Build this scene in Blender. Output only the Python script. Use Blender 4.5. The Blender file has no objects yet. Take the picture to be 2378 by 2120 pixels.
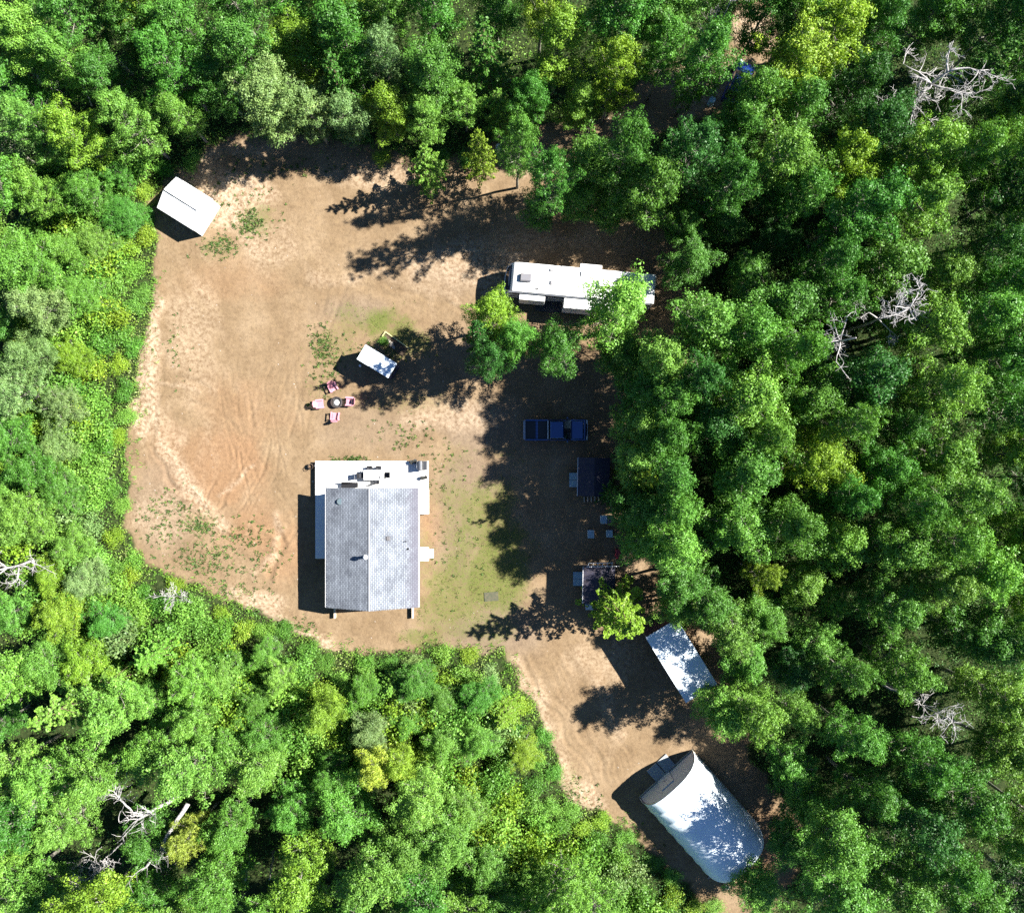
import bpy, math, random
import numpy as np
from mathutils import Vector, Matrix, noise as mnoise

# ------------------------------------------------------------------ camera, sky, sun, exposure
H = 75.0                 # drone height (m)
S = 0.04                 # metres per photo pixel on the ground
NX, NY = 1189.0, 1060.0  # point straight below the drone
scene = bpy.context.scene
COL = scene.collection
R = math.radians
cam_d = bpy.data.cameras.new("camera")
cam = bpy.data.objects.new("camera", cam_d); COL.objects.link(cam)
cam.location = (0, 0, H); cam.rotation_euler = (0, 0, 0)
cam_d.sensor_fit = 'HORIZONTAL'
cam_d.angle = 2 * math.atan(2378 * S / 2 / H)
cam_d.clip_start = 0.5; cam_d.clip_end = 5000
scene.camera = cam

SUN_EL, SUN_DIR = 43.0, 13.0     # elevation; direction towards the sun, degrees from +x towards +y
w = bpy.data.worlds.new("World"); scene.world = w; w.use_nodes = True
nt = w.node_tree; nt.nodes.clear()
o_ = nt.nodes.new('ShaderNodeOutputWorld'); b_ = nt.nodes.new('ShaderNodeBackground'); s_ = nt.nodes.new('ShaderNodeTexSky')
s_.sky_type = 'NISHITA'; s_.sun_disc = False; s_.sun_elevation = R(SUN_EL); s_.sun_rotation = R(90 - SUN_DIR)
s_.air_density = 0.7; s_.dust_density = 0.0; s_.ozone_density = 6.0
nt.links.new(s_.outputs[0], b_.inputs[0]); nt.links.new(b_.outputs[0], o_.inputs[0]); b_.inputs[1].default_value = 0.05
sl = bpy.data.lights.new("sun", 'SUN'); sl.energy = 5.0; sl.angle = R(0.5); sl.color = (1.0, 0.965, 0.90)
so = bpy.data.objects.new("sun", sl); COL.objects.link(so); so.location = (40, 10, 60)
sv = Vector((math.cos(R(SUN_DIR)) * math.cos(R(SUN_EL)), math.sin(R(SUN_DIR)) * math.cos(R(SUN_EL)), math.sin(R(SUN_EL))))
so.rotation_euler = sv.to_track_quat('Z', 'Y').to_euler()
scene.view_settings.view_transform = 'Standard'; scene.view_settings.look = 'None'
scene.view_settings.exposure = 1.78; scene.view_settings.gamma = 1.0
scene.render.engine = 'CYCLES'
scene.cycles.max_bounces = 4; scene.cycles.diffuse_bounces = 1; scene.cycles.transmission_bounces = 3; scene.cycles.use_denoising = False
scene.cycles.sample_clamp_indirect = 6

# ------------------------------------------------------------------ helpers
K = 1.1651               # overview pixels -> photo pixels
def G(px, py, h=0.0):
    "photo pixel of a point at height h -> world x, y"
    f = (1 - h / H) * S
    return ((px - NX) * f, (NY - py) * f)
def D(px, py, h=0.0): return G(px * K, py * K, h)

def new_mat(name, color, rough=0.6, metal=0.0, spec=0.5):
    m = bpy.data.materials.new(name); m.use_nodes = True
    b = m.node_tree.nodes['Principled BSDF']
    b.inputs['Base Color'].default_value = (*color, 1); b.inputs['Roughness'].default_value = rough
    b.inputs['Metallic'].default_value = metal; b.inputs['Specular IOR Level'].default_value = spec
    return m
def nd(t, kind, **kw):
    n = t.nodes.new(kind)
    for k, v in kw.items(): setattr(n, k, v)
    return n
def ramp(t, fac, stops, interp='LINEAR'):
    r = t.nodes.new('ShaderNodeValToRGB'); r.color_ramp.interpolation = interp
    e = r.color_ramp.elements
    while len(e) < len(stops): e.new(0.5)
    for i, (p, c) in enumerate(stops):
        e[i].position = p; e[i].color = (*c, 1) if len(c) == 3 else c
    t.links.new(fac, r.inputs[0]); return r.outputs[0]
def noise_tex(t, scale, detail=4, rough=0.55, vec=None, dist=0.0):
    n = t.nodes.new('ShaderNodeTexNoise'); n.inputs['Scale'].default_value = scale; n.inputs['Detail'].default_value = detail
    n.inputs['Roughness'].default_value = rough; n.inputs['Distortion'].default_value = dist
    if vec is None:
        g = t.nodes.new('ShaderNodeNewGeometry'); vec = g.outputs['Position']
    t.links.new(vec, n.inputs['Vector']); return n.outputs['Fac']
def mixc(t, fac, a, b, blend='MIX'):
    m = t.nodes.new('ShaderNodeMix'); m.data_type = 'RGBA'; m.blend_type = blend
    for sock, v in ((m.inputs[0], fac), (m.inputs[6], a), (m.inputs[7], b)):
        if hasattr(v, 'is_output'): t.links.new(v, sock)
        elif isinstance(v, (int, float)): sock.default_value = v
        else: sock.default_value = (*v, 1)
    return m.outputs[2]
def math_n(t, op, a, b=None, clamp=False):
    m = t.nodes.new('ShaderNodeMath'); m.operation = op; m.use_clamp = clamp
    for sock, v in ((m.inputs[0], a), (m.inputs[1], b)):
        if v is None: continue
        if hasattr(v, 'is_output'): t.links.new(v, sock)
        else: sock.default_value = v
    return m.outputs[0]
def worn(name, color, rough=0.6, metal=0.0, amount=0.25, scale=3.0, dirt=(0.18, 0.13, 0.08), spec=0.5, bump=0.0, bscale=30):
    "a painted / plastic / timber surface with patchy dirt and slight tone variation"
    m = new_mat(name, color, rough, metal, spec); t = m.node_tree; b = t.nodes['Principled BSDF']
    n = noise_tex(t, scale, 6, 0.65)
    f = ramp(t, n, [(0.42, (0, 0, 0)), (0.75, (1, 1, 1))])
    f = math_n(t, 'MULTIPLY', f, amount)
    t.links.new(mixc(t, f, color, dirt), b.inputs['Base Color'])
    if bump:
        bn = nd(t, 'ShaderNodeBump'); bn.inputs['Strength'].default_value = bump; bn.inputs['Distance'].default_value = 0.02
        t.links.new(noise_tex(t, bscale, 3), bn.inputs['Height']); t.links.new(bn.outputs[0], b.inputs['Normal'])
    return m

class MB:
    def __init__(s): s.v = []; s.f = []; s.m = []; s.sm = []
    def add(s, vs, fs, mi=0, smooth=False):
        o = len(s.v); s.v += [tuple(x) for x in vs]
        for f in fs: s.f.append([i + o for i in f]); s.m.append(mi); s.sm.append(smooth)
        return s
    def box(s, x0, x1, y0, y1, z0, z1, mi=0, M=None, taper=0.0, ch=0.0):
        if ch > 0:   # chamfered box: vertical edges and top edge cut
            c = ch; rings = []
            for z, i in ((z0, 0), (z1 - c, 0), (z1, c)):
                rings.append([(x0 + c + i*0, y0 + i, z), (x1 - c, y0 + i, z), (x1 - i, y0 + c, z), (x1 - i, y1 - c, z),
                              (x1 - c, y1 - i, z), (x0 + c, y1 - i, z), (x0 + i, y1 - c, z), (x0 + i, y0 + c, z)])
            vs = [p for r in rings for p in r]; fs = [list(range(7, -1, -1)), list(range(16, 24))]
            for k in (0, 8):
                for j in range(8): fs.append([k + j, k + (j + 1) % 8, k + 8 + (j + 1) % 8, k + 8 + j])
        else:
            t = taper
            vs = [(x0, y0, z0), (x1, y0, z0), (x1, y1, z0), (x0, y1, z0), (x0 + t, y0 + t, z1), (x1 - t, y0 + t, z1), (x1 - t, y1 - t, z1), (x0 + t, y1 - t, z1)]
            fs = [(3, 2, 1, 0), (4, 5, 6, 7), (0, 1, 5, 4), (1, 2, 6, 5), (2, 3, 7, 6), (3, 0, 4, 7)]
        if M is not None: vs = [tuple(M @ Vector(p)) for p in vs]
        return s.add(vs, fs, mi)
    def cyl(s, x, y, z0, z1, r, r2=None, n=16, mi=0, M=None, smooth=True, cap=True):
        r2 = r if r2 is None else r2
        vs = [(x + r * math.cos(a), y + r * math.sin(a), z0) for a in [2 * math.pi * i / n for i in range(n)]]
        vs += [(x + r2 * math.cos(a), y + r2 * math.sin(a), z1) for a in [2 * math.pi * i / n for i in range(n)]]
        if M is not None: vs = [tuple(M @ Vector(p)) for p in vs]
        fs = [(i, (i + 1) % n, n + (i + 1) % n, n + i) for i in range(n)]
        s.add(vs, fs, mi, smooth)
        if cap:
            s.add(vs, [list(range(n - 1, -1, -1)), list(range(n, 2 * n))], mi)
        return s
    def ring(s, x, y, z0, z1, ro, ri, n=24, mi=0):
        an = [2 * math.pi * i / n for i in range(n)]
        vs = []
        for r, z in ((ro, z0), (ro, z1), (ri, z1), (ri, z0)):
            vs += [(x + r * math.cos(a), y + r * math.sin(a), z) for a in an]
        fs = []
        for k in range(4):
            for i in range(n):
                fs.append((k * n + i, k * n + (i + 1) % n, ((k + 1) % 4) * n + (i + 1) % n, ((k + 1) % 4) * n + i))
        return s.add(vs, fs, mi)
    def tube(s, pts, rad, n=5, mi=0):
        pts = [Vector(p) for p in pts]
        if not hasattr(rad, '__len__'): rad = [rad] * len(pts)
        vs = []
        up = Vector((0.13, 0.27, 1)).normalized()
        for i, p in enumerate(pts):
            d = (pts[min(i + 1, len(pts) - 1)] - pts[max(i - 1, 0)])
            d = d.normalized() if d.length > 1e-6 else Vector((0, 0, 1))
            a = d.cross(up)
            if a.length < 0.1: a = d.cross(Vector((1, 0, 0)))
            a.normalize(); b = d.cross(a)
            for k in range(n):
                t = 2 * math.pi * k / n
                vs.append(p + (a * math.cos(t) + b * math.sin(t)) * rad[i])
        fs = []
        for i in range(len(pts) - 1):
            for k in range(n): fs.append((i * n + k, i * n + (k + 1) % n, (i + 1) * n + (k + 1) % n, (i + 1) * n + k))
        fs.append(list(range(n - 1, -1, -1))); q = (len(pts) - 1) * n; fs.append(list(range(q, q + n)))
        return s.add(vs, fs, mi, n > 4)
    def prism(s, poly, a, b, axis='z', mi=0):
        "extrude a 2-D outline between a and b; axis y: outline in (x,z); axis x: outline in (y,z)"
        n = len(poly)
        def P(p, c): return {'z': (p[0], p[1], c), 'y': (p[0], c, p[1]), 'x': (c, p[0], p[1])}[axis]
        vs = [P(p, a) for p in poly] + [P(p, b) for p in poly]
        fs = [list(range(n)), list(range(2 * n - 1, n - 1, -1))] + [(i + n, (i + 1) % n + n, (i + 1) % n, i) for i in range(n)]
        return s.add(vs, fs, mi)
    def quad(s, a, b, c, d, mi=0): return s.add([a, b, c, d], [(0, 1, 2, 3)], mi)
    def build(s, name, mats, parent=None, bevel=0.0, recalc=True):
        me = bpy.data.meshes.new(name); me.from_pydata(s.v, [], s.f)
        mats = mats if isinstance(mats, (list, tuple)) else [mats]
        for m in mats: me.materials.append(m)
        me.polygons.foreach_set('material_index', s.m); me.polygons.foreach_set('use_smooth', s.sm)
        if recalc:
            import bmesh
            bm = bmesh.new(); bm.from_mesh(me); bmesh.ops.recalc_face_normals(bm, faces=bm.faces); bm.to_mesh(me); bm.free()
        me.update()
        o = bpy.data.objects.new(name, me); COL.objects.link(o)
        if parent is not None: o.parent = parent
        if bevel:
            bv = o.modifiers.new('bevel', 'BEVEL'); bv.width = bevel; bv.segments = 2; bv.limit_method = 'ANGLE'
        return o
def thing(name, label, cat, loc=(0, 0, 0), rz=0.0, group=None):
    o = bpy.data.objects.new(name, None); COL.objects.link(o); o.empty_display_size = 0.3
    o.location = loc; o.rotation_euler = (0, 0, rz); o['label'] = label; o['category'] = cat
    if group: o['group'] = group
    return o
def tag(o, label, cat, group=None):
    o['label'] = label; o['category'] = cat
    if group: o['group'] = group
    return o
def dup(root, loc, rz, label, group=None, scale=None):
    r = root.copy(); COL.objects.link(r); r.location = loc; r.rotation_euler = (0, 0, rz); r['label'] = label
    if group: r['group'] = group
    if scale: r.scale = scale
    for ch in list(root.children):
        c = ch.copy(); COL.objects.link(c); c.parent = r
        for g in list(ch.children):
            d = g.copy(); COL.objects.link(d); d.parent = c
    return r
def np_mesh(name, V, F, mats, parent=None, attrs=None, smooth=False):
    me = bpy.data.meshes.new(name)
    V = np.asarray(V, np.float32); F = np.asarray(F, np.int32); k = F.shape[1]
    me.vertices.add(len(V)); me.vertices.foreach_set('co', V.ravel())
    me.loops.add(F.size); me.loops.foreach_set('vertex_index', F.ravel())
    me.polygons.add(len(F)); me.polygons.foreach_set('loop_start', np.arange(0, F.size, k, dtype=np.int32))
    me.update(calc_edges=True)
    if smooth: me.polygons.foreach_set('use_smooth', np.ones(len(F), bool))
    for m in (mats if isinstance(mats, (list, tuple)) else [mats]): me.materials.append(m)
    for an, (ty, arr) in (attrs or {}).items():
        a = me.attributes.new(an, ty, 'POINT')
        a.data.foreach_set('color' if ty == 'FLOAT_COLOR' else 'value', np.asarray(arr, np.float32).ravel())
    o = bpy.data.objects.new(name, me); COL.objects.link(o)
    if parent is not None: o.parent = parent
    return o

# numpy noise and polygon distance
def vnoise(x, y, scale, seed):
    g = np.random.RandomState(seed).rand(256, 256)
    u = x / scale + 1000.37; v = y / scale + 1000.71
    i = np.floor(u).astype(int); j = np.floor(v).astype(int); fu = u - i; fv = v - j
    fu = fu * fu * (3 - 2 * fu); fv = fv * fv * (3 - 2 * fv)
    i0, i1, j0, j1 = i & 255, (i + 1) & 255, j & 255, (j + 1) & 255
    return (g[i0, j0] * (1 - fu) + g[i1, j0] * fu) * (1 - fv) + (g[i0, j1] * (1 - fu) + g[i1, j1] * fu) * fv
def fbm(x, y, scale, seed, octv=4, gain=0.5):
    t = 0; a = 1; s = 0
    for k in range(octv):
        t = t + a * vnoise(x, y, scale / 2 ** k, seed + k); s += a; a *= gain
    return t / s
def sdf(poly, x, y):
    "signed distance, positive inside"
    x = np.asarray(x, float); y = np.asarray(y, float)
    d = np.full(x.shape, 1e9); ins = np.zeros(x.shape, bool); n = len(poly)
    for k in range(n):
        ax, ay = poly[k]; bx, by = poly[(k + 1) % n]; ex, ey = bx - ax, by - ay
        t = np.clip(((x - ax) * ex + (y - ay) * ey) / (ex * ex + ey * ey + 1e-9), 0, 1)
        d = np.minimum(d, (x - ax - t * ex) ** 2 + (y - ay - t * ey) ** 2)
        if ay != by: ins ^= ((ay > y) != (by > y)) & (x < ex * (y - ay) / (by - ay + 1e-12) + ax)
    return np.where(ins, 1, -1) * np.sqrt(d)
def seg_d(pts, x, y):
    d = np.full(x.shape, 1e9)
    for (ax, ay), (bx, by) in zip(pts[:-1], pts[1:]):
        ex, ey = bx - ax, by - ay
        t = np.clip(((x - ax) * ex + (y - ay) * ey) / (ex * ex + ey * ey + 1e-9), 0, 1)
        d = np.minimum(d, (x - ax - t * ex) ** 2 + (y - ay - t * ey) ** 2)
    return np.sqrt(d)
def sstep(a, b, x):
    t = np.clip((x - a) / (b - a), 0, 1); return t * t * (3 - 2 * t)

# ------------------------------------------------------------------ the ground
# outline of the clearing (overview pixels), the driveway and the soft zones inside
OPEN = [(385,335),(450,285),(560,290),(640,310),(860,340),(950,335),(975,300),(1070,275),(1075,305),(1020,345),(1025,440),(1110,455),(1330,470),
        (1345,540),(1330,700),(1230,760),(1205,850),(1225,1000),(1240,1190),(1330,1210),(1430,1260),(1460,1400),(1440,1440),(1400,1470),(1480,1530),
        (1600,1620),(1590,1740),(1500,1800),(1400,1790),(1370,1760),(1240,1640),(1130,1600),(1110,1480),(1050,1370),(1000,1300),(880,1290),(650,1300),
        (560,1240),(420,1180),(290,1130),(255,1050),(250,900),(280,750),(300,600),(315,480),(310,410),(345,350)]
DIRT = [(385,315),(450,270),(600,265),(860,315),(960,300),(1040,255),(1200,235),(1290,150),(1400,120),(1455,90),(1470,-80),(1530,-80),(1550,80),(1500,180),(1440,225),
        (1350,250),(1200,330),(1180,440),(1380,455),(1400,540),(1400,700),(1330,800),(1320,1000),(1330,1190),(1400,1220),(1450,1280),(1480,1420),(1500,1510),
        (1600,1620),(1590,1750),(1520,1840),(1400,1850),(1370,1765),(1240,1640),(1130,1600),(1100,1480),(1045,1370),(1000,1300),(880,1290),(650,1303),
        (560,1240),(420,1180),(290,1130),(255,1050),(250,900),(280,750),(300,600),(315,480),(300,410),(345,345)]
OPEN_W = [D(*p) for p in OPEN]; DIRT_W = [D(*p) for p in DIRT]
# blobs: (overview x, y, rx, ry, strength)
GRASS = [(765,640,60,34,1.0),(700,640,40,40,.5),(665,690,55,60,.42),(800,660,60,60,.8),(640,760,30,40,.3),(500,440,36,40,.6),(440,490,40,28,.4),(960,1030,90,110,.75),(1000,1140,80,100,.9),(900,1170,70,100,.75),(900,1010,60,110,.55),(950,1250,110,50,.6),
         (870,1220,60,50,.6),(1030,1190,50,50,.6),(905,930,50,50,.32),(840,1270,50,22,.7),(870,1000,30,60,.35),(700,925,60,10,.5),(850,1090,22,70,.45),(1010,900,40,30,.35),
         (820,800,120,30,.35),(1330,470,70,30,.3),(395,1040,40,24,.35),(1130,1560,30,40,.4),(990,1310,40,24,.5)]
PALE = [(380,700,70,160,.35),(400,370,90,50,.5),(460,400,110,70,.9),(520,480,60,60,.6),(300,640,22,130,.9),(285,800,20,90,.9),(610,1275,50,26,.9),(520,1200,60,26,.8),(330,860,50,60,.5),(1040,310,50,40,1.0),
        (930,540,160,60,.55),(740,350,150,30,.5),(900,830,90,50,.6),(330,1030,80,70,.45),(1130,1600,70,60,.8),(1070,1420,30,90,.7),(1390,170,90,60,.8),(1510,60,60,40,.8),(1200,1320,120,60,.35),(1150,480,160,30,.4)]
CLAY = [(430,940,120,110,.9),(500,1050,90,70,.8),(350,900,70,90,.6),(480,820,110,90,.5),(860,1060,30,60,.8),(560,1100,50,80,.7),(1540,1700,90,80,.9),(440,560,120,50,.4)]
GREY = [(960,850,120,60,.7),(940,950,90,60,.6),(960,1270,110,60,.7),(900,1050,60,120,.5),(1000,1240,80,60,.6),(740,850,140,60,.4),(900,560,90,40,.4),(320,1000,70,120,.45),(700,620,80,30,.6)]
def blobs(L, x, y, seed, amp=0.5):
    t = np.zeros_like(x)
    n = fbm(x, y, 3.0, seed, 5, .62) - 0.5
    for (bx, by, rx, ry, s) in L:
        cx, cy = D(bx, by); rx *= K * S; ry *= K * S
        r = np.sqrt(((x - cx) / rx) ** 2 + ((y - cy) / ry) ** 2)
        t = np.maximum(t, s * sstep(1.25, 0.35, r + n * amp * 2))
    return t
RUTS = [([(440,740),(452,800),(478,880),(520,960)],.13,.025),([(455,735),(470,800),(498,880),(545,950)],.13,.022),([(540,880),(520,960),(480,1010),(440,1040)],.13,.05),
        ([(560,885),(545,960),(500,1020)],.12,.04),([(310,890),(330,950),(400,1010),(420,1040),(500,1060)],.25,.07),([(475,900),(492,960),(500,1010)],.1,.06),([(548,830),(556,870),(570,960)],.1,.05),
        ([(320,780),(350,760),(420,770)],.2,.04),([(300,830),(380,800),(450,830),(520,900)],.2,.03),([(600,560),(660,540),(760,560),(880,610),(960,640)],.2,.04),
        ([(640,600),(700,575),(800,590),(900,570),(1010,500)],.22,.04),([(660,570),(620,680),(600,800),(580,880)],.2,.025),([(690,575),(650,690),(625,800),(610,880)],.2,.025),
        ([(1035,1300),(1090,1400),(1150,1500),(1200,1590)],.2,.04),([(1055,1300),(1110,1395),(1175,1490),(1230,1580)],.2,.04),([(1120,1300),(1180,1400),(1250,1500)],.2,.025),
        ([(1085,1300),(1130,1400),(1170,1470)],.12,.02),([(870,840),(940,800),(1010,790),(1060,800)],.2,.03),([(880,880),(950,850),(1010,850)],.2,.03),
        ([(380,620),(450,640),(560,620),(640,560)],.2,.02),([(350,560),(480,600),(600,560),(700,500),(860,500)],.25,.025),([(560,980),(590,1040),(585,1150),(600,1230)],.2,.03),
        ([(470,1060),(540,1040),(560,1080),(540,1150),(480,1180)],.3,.08),([(430,960),(400,1000),(380,1030)],.12,.05),([(300,930),(300,860),(320,780),(330,700)],.2,.03)]
_r = random.Random(12)
for _k in range(15):
    _a = _r.uniform(-.25, .35); _x = _r.uniform(400, 600); _y = _r.uniform(720, 900); _l = _r.uniform(60, 230); _c = _r.uniform(-.5, .2)
    RUTS.append(([(_x + _l * t_ * math.sin(_a + _c * t_), _y + _l * t_) for t_ in (0, .33, .66, 1)], _r.uniform(.08, .14), _r.uniform(.015, .04)))
for _k in range(12):
    _x = _r.uniform(340, 520); _y = _r.uniform(960, 1120); _a = _r.uniform(-.4, .6)
    RUTS.append(([(_x, _y), (_x + 50 * math.cos(_a), _y - 50 * math.sin(_a)), (_x + 90 * math.cos(_a + .3), _y - 90 * math.sin(_a + .3))], _r.uniform(.08, .14), _r.uniform(.02, .05)))
for _k in range(9):
    _o = _k * 11 + _r.uniform(-3, 3)
    RUTS.append(([(1040 + _o * 1.2, 1300), (1092 + _o * 1.2, 1400), (1150 + _o * 1.1, 1500), (1190 + _o, 1575)], .09, .018))
def ground_z(x, y):
    x = np.asarray(x, float); y = np.asarray(y, float)
    z = (fbm(x, y, 6.0, 11, 3) - 0.5) * 0.10 + (fbm(x, y, 0.9, 31, 3) - 0.5) * 0.05
    z = z - 0.06
    for pts, wd, dp in RUTS:
        P = [D(*p) for p in pts]
        d = seg_d(P, x + (vnoise(x, y, 1.9, 77) - .5) * .9, y + (vnoise(x, y, 1.7, 78) - .5) * .9)
        dp = dp * (0.35 + 1.0 * vnoise(x, y, 1.2, 79))
        z = z - dp * np.exp(-(d / wd) ** 2) + dp * 0.55 * np.exp(-((d - wd * 1.9) / (wd * .7)) ** 2)
    return z
step = 0.13
gx = np.arange(-56, 56.01, step); gy = np.arange(-50, 50.01, step)
ext = np.array([3, 8, 20, 60, 200, 800, 2500.])
gx = np.concatenate([gx[0] - ext[::-1], gx, gx[-1] + ext]); gy = np.concatenate([gy[0] - ext[::-1], gy, gy[-1] + ext])
GX, GY = np.meshgrid(gx, gy, indexing='ij'); fx, fy = GX.ravel(), GY.ravel()
sd = sdf(DIRT_W, fx, fy)
edge_n = (fbm(fx, fy, 2.2, 5, 5, .6) - 0.5)
dirt = sstep(-0.35, 0.35, sd + edge_n * 2.0)
fz = ground_z(fx, fy)
fz = np.where(sd < 0, fz + np.clip(-sd, 0, 3) * 0.05, fz)
m_gr = blobs(GRASS, fx, fy, 51, .8); m_pa = blobs(PALE, fx, fy, 61, .7); m_cl = blobs(CLAY, fx, fy, 71, .7); m_gy = blobs(GREY, fx, fy, 81, .6)
RIDGE = [([(300,700),(305,790),(318,860),(335,905),(375,960),(415,1020),(440,1050)], .8, 1.0), ([(548,1020),(556,1060),(545,1110),(510,1150)], .45, .7), ([(310,600),(298,680),(292,760)], .6, .9),
         ([(470,1185),(540,1225),(600,1275),(650,1298)], .7, .9), ([(1030,1310),(1060,1390),(1100,1470),(1130,1560),(1180,1620)], .7, .8), ([(395,320),(430,300),(520,300)], .7, .6), ([(440,985),(470,960),(500,930)], .25, .6),
         ([(325,770),(360,765),(400,780)], .3, .6), ([(1150,1300),(1210,1400),(1240,1460)], .8, .4), ([(620,560),(760,545),(900,590)], .7, .4)]
rn = .35 + 1.1 * fbm(fx, fy, 1.1, 210, 4, .65)
for pts, wd, stg in RIDGE:
    d = seg_d([D(*p) for p in pts], fx + (fbm(fx, fy, 2.0, 221, 3) - .5) * 1.4, fy + (fbm(fx, fy, 2.0, 231, 3) - .5) * 1.4)
    m_pa = np.maximum(m_pa, np.clip(stg * rn * np.exp(-(d / wd) ** 2), 0, 1)); fz = fz + .05 * np.exp(-(d / wd) ** 2)
# scraped bulldozer streaks, paler and darker, sweeping round the yard
ang_ = np.arctan2(fy - 2, fx + 45) ; rad_ = np.hypot(fy - 2, fx + 45)
strk = fbm(rad_ * 1.0, ang_ * 5.0, .9, 241, 4, .6)
m_pa = np.clip(m_pa + (strk - .58) * .55, 0, 1)
nX, nY = len(gx), len(gy)
idx = np.arange(nX * nY).reshape(nX, nY)
F = np.stack([idx[:-1, :-1], idx[1:, :-1], idx[1:, 1:], idx[:-1, 1:]], -1).reshape(-1, 4)
gm = new_mat("ground_soil", (0.2, 0.13, 0.07), 0.95, spec=0.15); t = gm.node_tree; b = t.nodes['Principled BSDF']
at = nd(t, 'ShaderNodeAttribute', attribute_name='zones'); sp = nd(t, 'ShaderNodeSeparateColor'); t.links.new(at.outputs['Color'], sp.inputs[0])
at2 = nd(t, 'ShaderNodeAttribute', attribute_name='dirt'); aD = at2.outputs['Fac']; aG, aP, aC = sp.outputs[0], sp.outputs[1], sp.outputs[2]
at3 = nd(t, 'ShaderNodeAttribute', attribute_name='grey'); aY = at3.outputs['Fac']
n1 = noise_tex(t, 0.35, 6, 0.6); n2 = noise_tex(t, 3.0, 6, 0.7); n3 = noise_tex(t, 14.0, 3, 0.6)
soil = ramp(t, n1, [(0.3, (0.160, 0.108, 0.061)), (0.5, (0.198, 0.138, 0.081)), (0.7, (0.24, 0.173, 0.107))])
soil = mixc(t, math_n(t, 'MULTIPLY', aC, 0.8), soil, (0.225, 0.130, 0.070))
soil = mixc(t, math_n(t, 'MULTIPLY', aY, 0.7), soil, (0.165, 0.128, 0.098))
pal = ramp(t, n2, [(0.35, (0.20, 0.12, 0.065)), (0.5, (0.32, 0.24, 0.165)), (0.7, (0.47, 0.38, 0.275))])
soil = mixc(t, aP, soil, pal)
soil = mixc(t, 0.55, soil, ramp(t, n2, [(0.3, (0.55, 0.53, 0.50)), (0.5, (1, 1, 1)), (0.72, (1.28, 1.25, 1.2))]), 'MULTIPLY')
soil = mixc(t, 0.5, soil, ramp(t, n3, [(0.3, (0.6, 0.58, 0.55)), (0.5, (1, 1, 1)), (0.75, (1.2, 1.2, 1.18))]), 'MULTIPLY')
turf = ramp(t, n3, [(0.3, (0.045, 0.055, 0.015)), (0.5, (0.085, 0.11, 0.02)), (0.7, (0.135, 0.155, 0.04))])
gf = math_n(t, 'ADD', aG, math_n(t, 'MULTIPLY', math_n(t, 'SUBTRACT', n3, 0.5), 1.8))
gf = ramp(t, math_n(t, 'ADD', gf, math_n(t, 'MULTIPLY', math_n(t, 'SUBTRACT', n2, 0.5), 1.4)), [(0.30, (0, 0, 0)), (1.0, (.9, .9, .9))])
inner = mixc(t, gf, soil, turf)
litter = ramp(t, n2, [(0.3, (0.010, 0.016, 0.006)), (0.5, (0.024, 0.038, 0.010)), (0.7, (0.05, 0.062, 0.02))])
t.links.new(mixc(t, aD, litter, inner), b.inputs['Base Color'])
bp = nd(t, 'ShaderNodeBump'); bp.inputs['Strength'].default_value = 0.7; bp.inputs['Distance'].default_value = 0.06
t.links.new(math_n(t, 'ADD', noise_tex(t, 5.0, 8, 0.7), math_n(t, 'MULTIPLY', n3, 0.3)), bp.inputs['Height']); t.links.new(bp.outputs[0], b.inputs['Normal'])
zones = np.stack([m_gr, m_pa, m_cl, np.ones_like(m_gr)], -1)
ground = np_mesh("ground", np.stack([fx, fy, fz], -1), F, gm, None, {'zones': ('FLOAT_COLOR', zones), 'dirt': ('FLOAT', dirt), 'grey': ('FLOAT', m_gy)}, True)
ground['kind'] = 'structure'

# ------------------------------------------------------------------ materials of the things
white_m = worn("white_painted_metal", (0.80, 0.80, 0.79), 0.45, amount=0.10)
whitedeck = new_mat("white_deck_boards", (0.8, 0.79, 0.76), 0.6); t = whitedeck.node_tree; b = t.nodes['Principled BSDF']
ge = nd(t, 'ShaderNodeNewGeometry'); sx = nd(t, 'ShaderNodeSeparateXYZ'); t.links.new(ge.outputs['Position'], sx.inputs[0])
wv = math_n(t, 'FRACT', math_n(t, 'MULTIPLY', sx.outputs[1], 7.0))
gap = math_n(t, 'LESS_THAN', wv, 0.07)
t.links.new(mixc(t, math_n(t, 'MULTIPLY', gap, 0.6), mixc(t, math_n(t, 'MULTIPLY', noise_tex(t, 1.2, 5), 0.22), (0.84, 0.83, 0.80), (0.6, 0.55, 0.48)), (0.2, 0.18, 0.15)), b.inputs['Base Color'])
grey_wood = worn("weathered_timber", (0.36, 0.30, 0.22), 0.85, amount=0.5, scale=6)
pale_wood = worn("pale_timber", (0.55, 0.47, 0.36), 0.8, amount=0.4, scale=6)
dark_wood = worn("dark_timber", (0.07, 0.05, 0.04), 0.85, amount=0.4, scale=6)
black_m = new_mat("black_metal", (0.015, 0.015, 0.017), 0.4)
charcoal = new_mat("charcoal_fabric", (0.03, 0.032, 0.04), 0.8)
steel = new_mat("galvanised_steel", (0.45, 0.46, 0.48), 0.4, 0.8)
glass_d = new_mat("dark_glass", (0.012, 0.018, 0.028), 0.08, spec=0.8)
rubber = new_mat("tyre_rubber", (0.018, 0.018, 0.018), 0.85)
red_lamp = new_mat("red_lamp_lens", (0.4, 0.02, 0.02), 0.25)
clear_lamp = new_mat("clear_lamp_lens", (0.8, 0.8, 0.78), 0.15)
siding = worn("cream_siding", (0.62, 0.6, 0.54), 0.6, amount=0.3, scale=2)
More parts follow.
